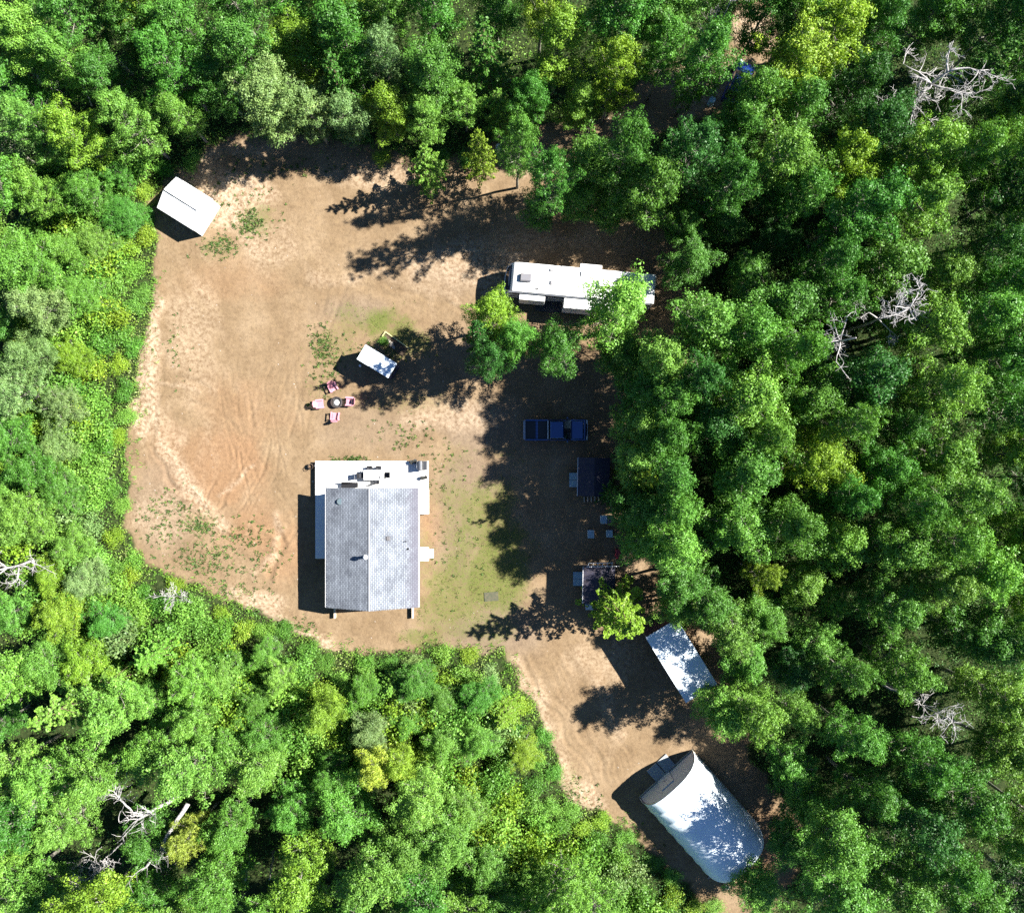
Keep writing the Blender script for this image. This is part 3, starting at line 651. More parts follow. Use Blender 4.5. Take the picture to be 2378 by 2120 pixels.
# ------------------------------------------------------------------ small box shed by the fire pit
A, B_, C_, D_ = G(828, 833, 2.6), G(850, 800, 2.6), G(921, 846, 2.6), G(901, 877, 2.6)
ctr = ((A[0] + B_[0] + C_[0] + D_[0]) / 4, (A[1] + B_[1] + C_[1] + D_[1]) / 4)
ang = math.atan2(D_[1] - A[1], D_[0] - A[0]); tl = math.hypot(D_[0] - A[0], D_[1] - A[1]) / 2; tw = math.hypot(A[0] - B_[0], A[1] - B_[1]) / 2
sh = thing("garden_shed", "narrow dark-walled shed with flat white metal roof near the fire pit", "shed", (ctr[0], ctr[1], 0), ang)
blue_wall = worn("dark_blue_siding", (.02, .03, .09), .6, amount=.3)
roofw = worn("white_roof_sheet", (.68, .76, .82), .4, amount=.25, scale=4, dirt=(.25, .26, .24))
m = MB(); m.box(-tl + .08, tl - .08, -tw + .07, tw - .07, .02, 2.5); m.build("wall", blue_wall, sh)
m = MB(); m.box(-tl, tl, -tw, tw, 2.502, 2.6); m.build("roof", roofw, sh, .01)
m = MB(); m.box(-.45, .45, -tw + .03, -tw + .069, .1, 2.0); dd = m.build("door", worn("shed_door", (.16, .15, .15)), sh)
m = MB(); m.box(.3, .36, -tw + .0, -tw + .029, .95, 1.15); m.build("handle", steel, dd)
m = MB(); m.box(tl - .079, tl - .04, -.4, .4, 1.2, 1.9); m.build("window", glass_d, sh)
x, y = G(837, 845, 0.5); m = MB(); m.cyl(0, 0, -.1, .28, .11, .10, 12); bu = m.build("bucket", white_m); bu.location = (x - .1, y - .15, 0); tag(bu, "small white bucket in the shade of the flat-roofed garden shed", "bucket")

# ------------------------------------------------------------------ tall lean-to store, right (white sheet roof)
hS = 3.9
A, B_, C_ = G(1503, 1482, hS), G(1567, 1432, hS), G(1662, 1587, hS); D_ = G(1597, 1634, hS)
ctr = ((A[0] + C_[0]) / 2, (A[1] + C_[1]) / 2)
ang = math.atan2(D_[1] - A[1], D_[0] - A[0]); tl = math.hypot(D_[0] - A[0], D_[1] - A[1]) / 2; tw = 1.6
lt = thing("storage_shed", "tall narrow shed with dappled white sheet roof at the driveway's right side", "shed", (ctr[0], ctr[1], 0), ang)
plum = worn("plum_siding", (.09, .045, .07), .7, amount=.4)
m = MB(); m.box(-tl + .12, tl - .12, -tw + .22, tw - .1, .02, hS - .12); m.build("wall", plum, lt)
m = MB(); nn = 40
for i in range(nn):
    u0 = -tl + 2 * tl * i / nn; u1 = -tl + 2 * tl * (i + 1) / nn; um = (u0 + u1) / 2
    for (a, b2, za, zb) in ((u0, um, 0, .025), (um, u1, .025, 0)):
        m.add([(a, -tw, hS - .1 + za), (b2, -tw, hS - .1 + zb), (b2, tw, hS + .05 + zb), (a, tw, hS + .05 + za),
               (a, -tw, hS - .12), (b2, -tw, hS - .12), (b2, tw, hS + .03), (a, tw, hS + .03)], [(0, 1, 2, 3), (7, 6, 5, 4), (0, 4, 5, 1), (2, 6, 7, 3)])
m.build("roof", roofw, lt)
m = MB(); m.box(-1.2, 1.0, -tw + .17, -tw + .218, .1, 2.9)
for u in (-1.0, -.1, .8): m.box(u - .03, u + .03, -tw + .14, -tw + .169, .1, 2.9)
dd = m.build("door", worn("shed_door2", (.10, .08, .12)), lt)
m = MB(); m.box(.85, .9, -tw + .10, -tw + .139, 1.0, 1.25); m.build("handle", steel, dd)
m = MB(); m.box(tl - .119, tl - .05, -.3, .5, 1.4, 2.4); m.build("window", glass_d, lt)
for u in (-tl + .3, 0, tl - .3):
    m = MB(); m.box(u - .06, u + .06, -tw + .03, -tw + .13, 0, hS - .12); m.build("post", grey_wood, lt)

# ------------------------------------------------------------------ arched fabric shelter, lower right
FA, FB = G(1484, 1850), G(1607, 1740)
wx_, wy_ = FB[0] - FA[0], FB[1] - FA[1]; QW = math.hypot(wx_, wy_) / 2; QL = 9.8; QH = 3.75
ang = math.atan2(wy_, wx_) - math.pi / 2      # local +x runs along the tunnel (away from the doors)
ax_, ay_ = math.cos(ang), math.sin(ang)
fc = ((FA[0] + FB[0]) / 2, (FA[1] + FB[1]) / 2)
qs = thing("fabric_shelter", "big white arched fabric shelter at the lower end of the driveway", "shelter", (fc[0], fc[1], 0), ang)
qf = new_mat("shelter_fabric", (.70, .77, .81), .5); t = qf.node_tree; b = t.nodes['Principled BSDF']
t.links.new(mixc(t, math_n(t, 'MULTIPLY', ramp(t, noise_tex(t, .8, 5, .6), [(.4, (0, 0, 0)), (.7, (1, 1, 1))]), .25), (.70, .78, .83), (.48, .54, .57)), b.inputs['Base Color'])
bp = nd(t, 'ShaderNodeBump'); bp.inputs['Strength'].default_value = .5; bp.inputs['Distance'].default_value = .05
mpp = nd(t, 'ShaderNodeMapping'); tc = nd(t, 'ShaderNodeTexCoord'); t.links.new(tc.outputs['Object'], mpp.inputs[0]); mpp.inputs['Scale'].default_value = (.35, 1.6, 1.6)
t.links.new(noise_tex(t, 1.6, 3, .5, mpp.outputs[0], .6), bp.inputs['Height']); t.links.new(bp.outputs[0], b.inputs['Normal'])
NS, NA = 96, 40
def arc(k, sc=1.0):
    th = math.pi * k / NA; c, s = math.cos(th), math.sin(th)
    return (QW * sc * math.copysign(abs(c) ** .72, c), QH * sc * abs(s) ** .86)
V = []; rnd = np.random.RandomState(3)
for i in range(NS + 1):
    u = QL * i / NS; bay = (i / NS * 8) % 1.0; sag = .075 * math.sin(math.pi * bay) ** .7
    e = 1.0 - 0.10 * max(0, (u - QL + .8) / .8) ** 2      # rear end tucks in
    for k in range(NA + 1):
        yv, zv = arc(k); nxt = mnoise.noise(Vector((u * .7, k * .25, 4))) * .04
        wr = 0.0
        if k > NA * .60: wr = .03 * math.sin(u * 9 + k * .8) * max(0, 1 - abs(k / NA - .78) / .16) * (0.4 + .6 * abs(mnoise.noise(Vector((u * .5, 1, 2)))))
        f = (1 - (sag + wr + nxt) / QW) * e
        V.append((u, yv * f, zv * f))
Fq = [(i * (NA + 1) + k, (i + 1) * (NA + 1) + k, (i + 1) * (NA + 1) + k + 1, i * (NA + 1) + k + 1) for i in range(NS) for k in range(NA)]
co = np_mesh("cover", V, Fq, qf, qs, smooth=True)
sm_ = co.modifiers.new('s', 'SOLIDIFY'); sm_.thickness = .02
m = MB(); ring_ = [(0.12,) + arc(k, .975) for k in range(NA + 1)]; m.add(ring_, [list(range(NA + 1))])
m.build("end_wall", worn("grey_end_fabric", (.55, .60, .64), .6, amount=.2), qs)
m = MB(); ring_ = [(QL - .03,) + arc(k, .90) for k in range(NA + 1)]; m.add(ring_, [list(range(NA + 1))]); m.build("end_wall", qf, qs)
for i in range(9):
    u = min(QL * i / 8 + .03, QL - .12); sc = .985 if i < 8 else .9
    m = MB(); m.tube([(u,) + arc(k, sc * .985) for k in range(0, NA + 1, 2)], .03, 6); m.build("hoop", steel, qs)
m = MB()
for sy in (-1, 1): m.box(0, QL - .3, sy * (QW - .02) - .05, sy * (QW - .02) + .05, -.02, .1)
m.box(-.03, .06, -QW, QW, -.02, .06); m.build("base_rail", pale_wood, qs)
dm = worn("pale_door_panel", (.62, .66, .68), .5, amount=.15)
for a, b2 in ((-.68, .02), (.03, .72)):
    m = MB(); m.box(.02, .10, a - .35, b2 - .35 - .01, .1, 2.15, M=None); dd = m.build("door", dm, qs)
    m = MB(); m.box(-.03, .019, (a + .55 if a < 0 else a + .08) - .35, (a + .6 if a < 0 else a + .13) - .35, 1.0, 1.2); m.build("handle", black_m, dd)
x, y = G(1535, 1783, .1)
for k, (q, lb) in enumerate(((-.62, "left concrete-coloured slab laid at the fabric shelter's doors"), (.62, "right concrete-coloured slab laid at the fabric shelter's doors"))):
    m = MB(); m.box(-.66, .66, -.58, .58, -.02, .1, ch=.02); sb = m.build("paving_slab", worn("slab_grey", (.34, .36, .36), .8, amount=.3)); sb.rotation_euler = (0, 0, ang)
    sb.location = (x - math.sin(ang) * q, y + math.cos(ang) * q, 0); tag(sb, lb, "slab", "slabs at the shelter doors")

# ------------------------------------------------------------------ two bunkhouses in the shade
def bunk(px0, px1, py0, py1, h, lb, lad):
    x0, y0 = G(px0, py1, h); x1, y1 = G(px1, py0, h); c = ((x0 + x1) / 2, (y0 + y1) / 2); a, b2 = (x1 - x0) / 2, (y1 - y0) / 2
    o = thing("bunkhouse", lb, "small cabin", (c[0], c[1], 0), R(-1), "dark roofed bunkhouses under the trees")
    m = MB(); m.box(-a + .2, a - .2, -b2 + .2, b2 - .2, .15, h - .1); m.build("wall", worn("bunk_siding", (.12, .11, .13), .7), o)
    m = MB(); sh_ = shingles_dark
    zz = h + .35
    for sg in (-1, 1):
        vs = [(0, -b2, zz), (sg * a, -b2, h), (sg * a, b2, h), (0, b2, zz)]
        m.add(vs + [(x, y, z - .08) for x, y, z in vs], [(0, 1, 2, 3), (7, 6, 5, 4), (0, 4, 5, 1), (2, 6, 7, 3), (1, 5, 6, 2)])
    for yy in (-b2 + .2, b2 - .26): m.prism([(-a + .2, h - .1), (a - .2, h - .1), (0, zz - .12)], yy, yy + .06, 'y')
    m.build("roof", sh_, o)
    m = MB(); m.box(-a - .05, -a + .01, -b2, b2, h - .13, h + .012); m.build("fascia", worn("grey_trim", (.5, .5, .52)), o)
    m = MB(); m.box(-a + .15, -a + .195, -.45, .45, .2, 2.1); dd = m.build("door", worn("bunk_door", (.3, .3, .32)), o)
    m = MB(); m.box(-a + .1, -a + .149, .3, .36, 1.1, 1.2); m.build("handle", steel, dd)
    m = MB(); m.box(-.4, .4, -b2 + .15, -b2 + .195, 1.2, 1.9); m.build("window", glass_d, o)
    for yy in (-b2 + .4, b2 - .4):
        m = MB(); m.box(-a + .3, a - .3, yy - .08, yy + .08, -.02, .148); m.build("skid", grey_wood, o)
    return o
shingles_dark = worn("dark_blue_shingle", (.022, .022, .045), .8, amount=.3, bump=.3)
bunk(1342, 1416, 1063, 1152, 2.9, "dark-roofed bunkhouse in the shade just below the pickup truck", False)
bunk(1354, 1428, 1316, 1402, 2.9, "dark-roofed bunkhouse with a ladder laid on its roof edge", True)
slab_m = worn("step_boards", (.30, .42, .46), .7, amount=.15)
for (px0, px1, py0, py1, lb) in ((1322, 1343, 1098, 1131, "pale two-board doorstep of the bunkhouse nearest the pickup truck"), (1331, 1354, 1328, 1360, "pale two-board doorstep of the bunkhouse with the ladder")):
    x0, y0 = G(px0, py1, .3); x1, y1 = G(px1, py0, .3); o = thing("doorstep", lb, "steps", ((x0 + x1) / 2, (y0 + y1) / 2, 0), 0, "doorsteps of the bunkhouses")
    a, b2 = (x1 - x0) / 2, (y1 - y0) / 2
    m = MB(); m.box(-a, a, .015, b2, .24, .3); m.box(-a, a, -b2, -.015, .24, .3); m.build("tread", slab_m, o)
    m = MB(); m.box(-a + .04, -a + .1, -b2 + .05, b2 - .05, -.02, .238); m.box(a - .1, a - .04, -b2 + .05, b2 - .05, -.02, .238); m.build("frame", grey_wood, o)
# pallet-like bench
x0, y0 = G(1354, 1165, .45); x1, y1 = G(1392, 1153, .45); o = thing("slatted_bench", "low bench with five pale slats below the upper bunkhouse", "bench", ((x0 + x1) / 2, (y0 + y1) / 2, 0), R(2))
L_ = (x1 - x0) / 2
for k in range(5):
    m = MB(); xx = -L_ + .1 + k * (2 * L_ - .2) / 4; m.box(xx - .05, xx + .05, -.24, .24, .42, .45); m.build("slat", pale_wood, o)
m = MB(); m.box(-L_, L_, -.2, -.14, .34, .418); m.box(-L_, L_, .14, .2, .34, .418); m.build("rail", dark_wood, o)
for xx in (-L_ + .08, L_ - .08):
    m = MB(); m.box(xx - .04, xx + .04, -.2, .2, -.02, .338); m.build("leg", dark_wood, o)
# ladder on the second bunkhouse
x, y = G(1392, 1311, 3.1); o = thing("ladder", "white aluminium ladder lying along the lower bunkhouse's top roof edge", "ladder", (x, y, 3.27), R(1))
m = MB(); m.box(-1.2, 1.75, -.17, -.13, -.03, .03); m.box(-1.0, 1.2, .15, .19, -.03, .03); m.build("rail", white_m, o)
m = MB()
for k in range(6): m.box(-1.0 + k * .42 - .018, -1.0 + k * .42 + .018, -.128, .148, -.015, .015)
m.build("rung", white_m, o)
# appliances and boxes between the bunkhouses
def crate(px0, px1, py0, py1, h, mats, name, lb, cat, lidm=None):
    x0, y0 = G(px0, py1, h); x1, y1 = G(px1, py0, h); a, b2 = (x1 - x0) / 2, (y1 - y0) / 2
    o = thing(name, lb, cat, ((x0 + x1) / 2, (y0 + y1) / 2, 0))
    m = MB(); m.box(-a + .03, a - .03, -b2 + .03, b2 - .03, -.02, h - .06, ch=.02); m.build("body", mats, o)
    m = MB(); m.box(-a, a, -b2, b2, h - .058, h, ch=.02); ld = m.build("lid", lidm or mats, o)
    return o
bx_m = worn("blue_grey_box", (.35, .48, .55), .6, amount=.25)
crate(1395, 1410, 1197, 1216, .8, bx_m, "storage_box", "pale blue box joined beside a dark box between the bunkhouses", "box")
crate(1410.5, 1426, 1197, 1216, .8, worn("navy_box", (.03, .03, .09), .6), "storage_box", "dark blue box beside the pale blue one, between the bunkhouses", "box", worn("navy_lid", (.04, .04, .10), .6))
crate(1365, 1380, 1231, 1250, .6, bx_m, "storage_box", "left of the two small pale boxes midway between the bunkhouses", "box")
crate(1408, 1423, 1231, 1248, .6, bx_m, "storage_box", "right of the two small pale boxes midway between the bunkhouses", "box")
crate(1430, 1441, 1275, 1297, .7, worn("red_bin", (.30, .01, .03), .5), "fuel_bin", "dark red bin in deep shade above the lower bunkhouse", "bin")
crate(1360, 1378, 1403, 1416, .7, worn("cool_blue", (.10, .24, .5), .4), "cool_box", "blue and white cool box at the lower bunkhouse's bottom corner", "cool box", worn("cool_lid", (.6, .68, .75), .4))

# ------------------------------------------------------------------ fire pit, chairs
x, y = G(781, 934, .35); fp = thing("fire_pit", "round dark metal fire ring with ash inside, between the pink chairs", "fire pit", (x, y, 0))
m = MB(); m.ring(0, 0, -.02, .38, .52, .48, 26); m.build("ring", worn("rusty_steel", (.08, .06, .06), .6, .4), fp)
m = MB(); m.cyl(0, 0, -.02, .16, .475, n=22); m.build("charcoal_bed", worn("charcoal", (.02, .02, .02), .95), fp)
m = MB(); m.cyl(-.02, -.02, .161, .24, .27, .2, 16); m.build("ash_heap", worn("ash", (.62, .61, .6), .95, amount=.2), fp)
m = MB()
for k in range(-3, 4):
    w_ = math.sqrt(max(.01, .34 - (k * .14) ** 2)) * .8; m.tube([(k * .12 + .12, -w_, .39), (k * .12 + .12, w_, .39)], .008, 4)
m.build("grate", steel, fp)
pink = worn("pink_painted_wood", (.56, .24, .29), .6, amount=.2, dirt=(.4, .2, .25))
def adirondack():
    c = thing("garden_chair", "x", "chair", group="pink garden chairs round the fire pit")
    m = MB()
    for k in range(5): m.box(-.29, .29, -.34 + k * .125, -.34 + k * .125 + .11, .36 - k * .022, .385 - k * .022)
    m.build("seat", pink, c)
    m = MB(); Mb = Matrix.Translation((0, .27, .24)) @ Matrix.Rotation(R(-22), 4, 'X')
    for k in range(5): m.box(-.29 + k * .118, -.29 + k * .118 + .105, -.015, .015, 0, .68 + .1 * (1 - abs(k - 2) / 2), M=Mb)
    m.build("backrest", pink, c)
    for s2 in (-1, 1):
        m = MB(); m.box(s2 * .35 - .07, s2 * .35 + .07, -.4, .36, .54, .565); m.build("armrest", pink, c)
        m = MB(); m.box(s2 * .33 - .02, s2 * .33 + .02, -.36, -.26, -.02, .538); m.build("leg", pink, c)
        m = MB(); m.box(s2 * .33 - .02, s2 * .33 + .02, .2, .3, -.02, .538); m.build("leg", pink, c)
    return c
ad = adirondack()
for i, (px, py, rr, lb) in enumerate([(773, 899, 28, "pink garden chair above the fire pit, half in tree shadow"), (742, 938, 96, "pale pink garden chair on the left of the fire pit, facing right"),
                                      (812, 932, -92, "pink garden chair on the right of the fire pit, facing left"), (778, 967, 176, "pink garden chair nearest the cabin, facing away from the deck")]):
    X, Y = G(px, py, .5)
    if i == 0: ad.location = (X, Y, 0); ad.rotation_euler = (0, 0, R(rr)); ad['label'] = lb
    else: dup(ad, (X, Y, 0), R(rr), lb)

# ------------------------------------------------------------------ garden bed with rocks behind the small shed
gb = thing("garden_bed", "small rocky garden bed with yellow timber edging behind the flat-roofed shed", "garden bed", (G(915, 800)[0], G(915, 800)[1], 0), R(-35))
ye = worn("yellow_timber", (.55, .5, .22), .7, amount=.3)
m = MB(); m.box(-1.35, 1.35, .45, .55, -.03, .16); m.box(-1.35, -1.25, -.05, .449, -.03, .16); m.build("edging", ye, gb)
m = MB(); m.box(-1.2, 1.3, -.45, .44, -.05, .05); m.build("soil", worn("bed_soil", (.06, .04, .025), .95), gb)
stone_m = worn("pale_stone", (.36, .32, .28), .85, amount=.5, scale=5)
def stone_mesh(seed, r):
    rnd = random.Random(seed); m = MB(); n1, n2 = 5, 8; vs = []
    for i in range(n1 + 1):
        for j in range(n2):
            th = math.pi * i / n1; ph_ = 2 * math.pi * j / n2; q = r * (1 + .35 * (mnoise.noise(Vector((math.cos(ph_) * 1.3 + seed, math.sin(ph_) * 1.3, th)))))
            vs.append((q * math.sin(th) * math.cos(ph_), q * math.sin(th) * math.sin(ph_) * .8, q * math.cos(th) * .6))
    m.add(vs, [(i * n2 + j, i * n2 + (j + 1) % n2, (i + 1) * n2 + (j + 1) % n2, (i + 1) * n2 + j) for i in range(n1) for j in range(n2)]); return m
for k, (px, py, r, lb) in enumerate([(903, 793, .22, "pinkish pale rock, topmost in the garden bed"), (909, 801, .27, "largest pale rock in the middle of the garden bed"), (914, 807, .17, "small pale rock at the lower end of the garden bed"),
                                 (1688, 2058, .3, "pale rock lying on the brown dirt below the fabric shelter"), (1646, 2037, .12, "small white rock at the fabric shelter's rear left foot"), (727, 1118, .13, "small pale rock left of the deck")]):
    so_ = stone_mesh(k + 5, r).build("rock", stone_m); X, Y = G(px, py); so_.location = (X, Y, r * .25); so_.rotation_euler = (0, 0, k); tag(so_, lb, "rock")
# flat mat on the lawn
X, Y = G(1141, 1385); m = MB(); m.box(-.65, .65, -.42, .42, 0, .03); o = m.build("rubber_mat", worn("faded_mat", (.06, .066, .04), .95, amount=.5)); o.location = (X, Y, -.005); o.rotation_euler = (0, 0, R(4)); tag(o, "faded dark rectangle mat lying on the lawn right of the cabin", "mat")
# white drum by the top driveway
X, Y = G(1158, 341, .9); o = thing("water_drum", "round white drum with a dark strap at the clearing's top edge", "drum", (X, Y, 0))
m = MB(); m.cyl(0, 0, -.05, .86, .29, n=22); m.build("drum_body", white_m, o, .02); m = MB(); m.box(-.3, .3, -.02, .02, .861, .875); m.build("strap", black_m, o)
# blue hatchback and blue drum under the top trees
X, Y = G(1718, 188, 1.2); o = thing("parked_car", "dark blue small car hidden in deep shade by the top driveway", "car", (X, Y, 0), R(65))
blue_p = new_mat("blue_car_paint", (.01, .03, .16), .25, .2)
m = MB(); m.prism([(-2.0, .35), (2.0, .35), (2.05, .7), (1.3, .92), (-1.9, .95), (-2.05, .7)], -.85, .85, 'y'); m.build("body", blue_p, o, .06)
m = MB(); k_ = [[(-1.7, -.78, .93), (1.0, -.78, .93), (1.0, .78, .93), (-1.7, .78, .93)], [(-1.3, -.62, 1.42), (.3, -.62, 1.42), (.3, .62, 1.42), (-1.3, .62, 1.42)]]
m.add(k_[0] + k_[1], [(4, 5, 6, 7), (0, 1, 5, 4), (1, 2, 6, 5), (2, 3, 7, 6), (3, 0, 4, 7)]); m.build("glasshouse", glass_d, o, .03)
m = MB(); m.box(-1.25, .25, -.62, .62, 1.425, 1.46, ch=.03); m.build("roof", blue_p, o)
for wx in (-1.3, 1.3):
    for s2 in (-1, 1):
        m = MB(); m.cyl(0, 0, -.1, .1, .32, n=18, M=Matrix.Translation((wx, s2 * .78, .32)) @ Matrix.Rotation(R(90), 4, 'X')); m.build("wheel", rubber, o)
for s2 in (-1, 1):
    m = MB(); m.box(1.9, 2.06, s2 * .6 - .13, s2 * .6 + .13, .66, .8); m.build("headlight", clear_lamp, o)
X, Y = G(1655, 232, .9); o = thing("blue_drum", "light blue drum beside the top driveway", "drum", (X, Y, 0))
m = MB(); m.cyl(0, 0, -.05, .88, .29, n=20); m.build("drum_body", worn("light_blue_plastic", (.3, .5, .62), .4), o, .02); m = MB(); m.cyl(.1, .1, .881, .91, .05, n=10); m.build("bung", white_m, o)

# ------------------------------------------------------------------ foliage
def leaf_material(name, trans=0.26, rough=0.5):
    m = bpy.data.materials.new(name); m.use_nodes = True; t = m.node_tree; t.nodes.clear()
    out = nd(t, 'ShaderNodeOutputMaterial'); pb = nd(t, 'ShaderNodeBsdfPrincipled'); tr_ = nd(t, 'ShaderNodeBsdfTranslucent'); mx = nd(t, 'ShaderNodeMixShader')
    oi = nd(t, 'ShaderNodeObjectInfo'); at = nd(t, 'ShaderNodeAttribute', attribute_name='tone')
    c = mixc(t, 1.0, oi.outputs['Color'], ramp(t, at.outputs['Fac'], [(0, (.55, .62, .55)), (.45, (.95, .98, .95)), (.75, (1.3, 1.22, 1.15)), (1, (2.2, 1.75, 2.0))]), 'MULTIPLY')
    t.links.new(c, pb.inputs['Base Color']); pb.inputs['Roughness'].default_value = rough; pb.inputs['Specular IOR Level'].default_value = 0.35
    c2 = mixc(t, 1.0, c, (1.25, 1.25, .55), 'MULTIPLY'); t.links.new(c2, tr_.inputs[0])
    mx.inputs[0].default_value = trans; t.links.new(pb.outputs[0], mx.inputs[1]); t.links.new(tr_.outputs[0], mx.inputs[2]); t.links.new(mx.outputs[0], out.inputs[0])
    return m
leaf_m = leaf_material("broadleaf_foliage")
def bark(name, a, b_, sc=6):
    m = new_mat(name, a, .9, spec=.2); t = m.node_tree; b = t.nodes['Principled BSDF']
    t.links.new(ramp(t, noise_tex(t, sc, 5, .7), [(.35, b_), (.55, a), (.8, tuple(min(1, c * 1.2) for c in a))]), b.inputs['Base Color']); return m
aspen_bark = bark("pale_aspen_bark", (.26, .25, .20), (.08, .07, .055)); grey_bark = bark("bleached_dead_wood", (.42, .40, .39), (.17, .16, .15), 9)
brown_bark = bark("brown_bark", (.17, .12, .08), (.06, .04, .03))

def leaf_cards(C, Nn, size, rs, flat=0.5):
    "C centres (n,3), outward dirs Nn (n,3); returns verts, faces, tone: folded diamond leaves"
    n = len(C)
    nr = rs.normal(size=(n, 3)); nr /= np.linalg.norm(nr, axis=1, keepdims=True) + 1e-9
    N = nr * .75 + Nn * flat + np.array([0, 0, flat * .35]); N /= np.linalg.norm(N, axis=1, keepdims=True) + 1e-9
    a = np.cross(N, rs.normal(size=(n, 3))); a /= np.linalg.norm(a, axis=1, keepdims=True) + 1e-9
    b = np.cross(N, a); s = size * rs.uniform(.6, 1.3, (n, 1))
    V = np.stack([C - a * s, C - b * s * .62 + N * s * .12, C + a * s, C + b * s * .62 + N * s * .12], 1).reshape(-1, 3)
    F = np.arange(4 * n).reshape(-1, 4); return V, F

def make_tree_parts(seed, kind):
    "crown + trunk meshes for a tree about 14 m high with crown radius about 2.5 m"
    rs = np.random.RandomState(seed); rnd = random.Random(seed)
    m = MB(); top = 14.0
    lean = Vector((rnd.uniform(-.5, .5), rnd.uniform(-.5, .5), 0))
    tp = [Vector((lean.x * (k / 7) ** 1.5 + rnd.uniform(-.08, .08), lean.y * (k / 7) ** 1.5 + rnd.uniform(-.08, .08), top * .96 * k / 7 - .15)) for k in range(8)]
    m.tube(tp, [.19 - .0235 * k for k in range(8)], 7)
    def trunk_at(z):
        q = max(0, min(6.999, (z + .15) / (top * .96) * 7)); i = int(q); return tp[i].lerp(tp[i + 1], q - i)
    cen = []; out = []; tone = []
    if kind == 'aspen':
        nb = rnd.randint(34, 44); z0 = rnd.uniform(3.0, 5.6); cs = rnd.uniform(.85, 1.22); spread = rnd.uniform(.85, 1.15); pw = rnd.uniform(.6, 1.3)
        def clump(e, r_, nl, axis_dir):
            u = rs.normal(size=(nl, 3)); u[:, 2] = np.abs(u[:, 2]) * .9 - .25; u /= np.linalg.norm(u, axis=1, keepdims=True) + 1e-9
            cc = np.array(e) + u * (r_ * rs.uniform(.4, 1.35, (nl, 1)) ** 1.15) * np.array([1, 1, .75])
            cen.append(cc); out.append(u * 1.5); tone.append(np.clip(rnd.random() * .4 + rs.rand(nl) * .5, 0, 1))
        for i in range(nb):
            f = (i + rnd.random()) / nb; z = z0 + (top - .9 - z0) * f
            prof = math.sin(math.pi * min(1, (f * .84 + .16))) ** pw
            L = 3.0 * spread * prof * rnd.uniform(.45, 1.25) + .35
            a = i * 2.4 + rnd.uniform(-.6, .6); el = R(rnd.uniform(8, 34) + 32 * f)
            s0 = trunk_at(z); d = Vector((math.cos(a) * math.cos(el), math.sin(a) * math.cos(el), math.sin(el)))
            p1 = s0 + d * L * .5 + Vector((0, 0, .05)); p2 = s0 + d * L + Vector((rnd.uniform(-.2, .2), rnd.uniform(-.2, .2), L * .16))
            m.tube([s0, p1, p2], [.055 * (1.2 - f * .6), .032, .01], 4)
            ns = max(2, int(L * 1.5))
            for k in range(ns + 1):
                q = s0.lerp(p2, .38 + .62 * k / ns); last = k == ns
                for s_ in range(1 if last else 2):
                    e = q if last else q + Vector((-d.y, d.x, 0)) * (rnd.uniform(.35, .95) * (1 if s_ else -1)) * (1.15 - .6 * k / ns) + Vector((0, 0, rnd.uniform(-.15, .35)))
                    if not last: m.tube([q, e], [.014, .005], 3)
                    r_ = rnd.uniform(.22, .43) * cs; clump(e, r_, int(220 * r_), d)
        for k in range(7):
            e = np.array(trunk_at(top * .9)) + rs.normal(size=3) * np.array([.55, .55, .5]); clump(e, .36, 50, None)
        size = .076
    else:   # spruce
        nb = 64
        for i in range(nb):
            f = i / nb; z = 1.6 + (top - 2.0) * f; L = 2.7 * (1 - f) ** .8 * rnd.uniform(.8, 1.15) + .2
            a = i * 2.399; el = R(-12 + 30 * f); s0 = trunk_at(z); d = Vector((math.cos(a) * math.cos(el), math.sin(a) * math.cos(el), math.sin(el)))
            m.tube([s0, s0 + d * L], [.04, .008], 4)
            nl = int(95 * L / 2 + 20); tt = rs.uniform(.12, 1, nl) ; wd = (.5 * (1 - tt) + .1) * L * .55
            base = np.array(s0)[None] + np.array(d)[None] * (tt * L)[:, None]; sd_ = np.array([-d.y, d.x, 0])
            cc = base + sd_[None] * (rs.uniform(-1, 1, nl) * wd)[:, None] + np.array([0, 0, 1]) * (rs.normal(size=nl) * .06 - wd * .2)[:, None]
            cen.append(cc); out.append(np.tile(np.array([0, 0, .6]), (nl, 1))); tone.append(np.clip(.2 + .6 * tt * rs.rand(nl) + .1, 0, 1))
        size = .12
    C = np.concatenate(cen); O = np.concatenate(out); T = np.concatenate(tone)
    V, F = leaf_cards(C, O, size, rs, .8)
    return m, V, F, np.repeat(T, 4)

def shrub_parts(seed):
    rs = np.random.RandomState(seed); rnd = random.Random(seed); m = MB(); cen = []; out = []; tone = []
    for i in range(15):
        a = rnd.uniform(0, 6.28); q = rnd.uniform(.1, 1) ** .6; hh = rnd.uniform(1.3, 2.4) * (1.05 - .4 * q)
        e = Vector((math.cos(a) * q * 1.15, math.sin(a) * q * 1.15, hh))
        m.tube([(0.15 * math.cos(a), .15 * math.sin(a), -.1), e * .55 + Vector((0, 0, .1)), e], [.035, .02, .006], 4)
        for k in range(4):
            p = np.array(e * (.55 + .15 * k)) + rs.normal(size=3) * .14; nl = 44; cc = p + rs.normal(size=(nl, 3)) * np.array([.28, .28, .2])
            cen.append(cc); oo = cc - p; oo /= np.linalg.norm(oo, axis=1, keepdims=True) + 1e-9; out.append(oo); tone.append(np.clip(rnd.random() * .4 + rs.rand(nl) * .55, 0, 1))
    V, F = leaf_cards(np.concatenate(cen), np.concatenate(out), .075, rs, .8)
    return m, V, F, np.repeat(np.concatenate(tone), 4)

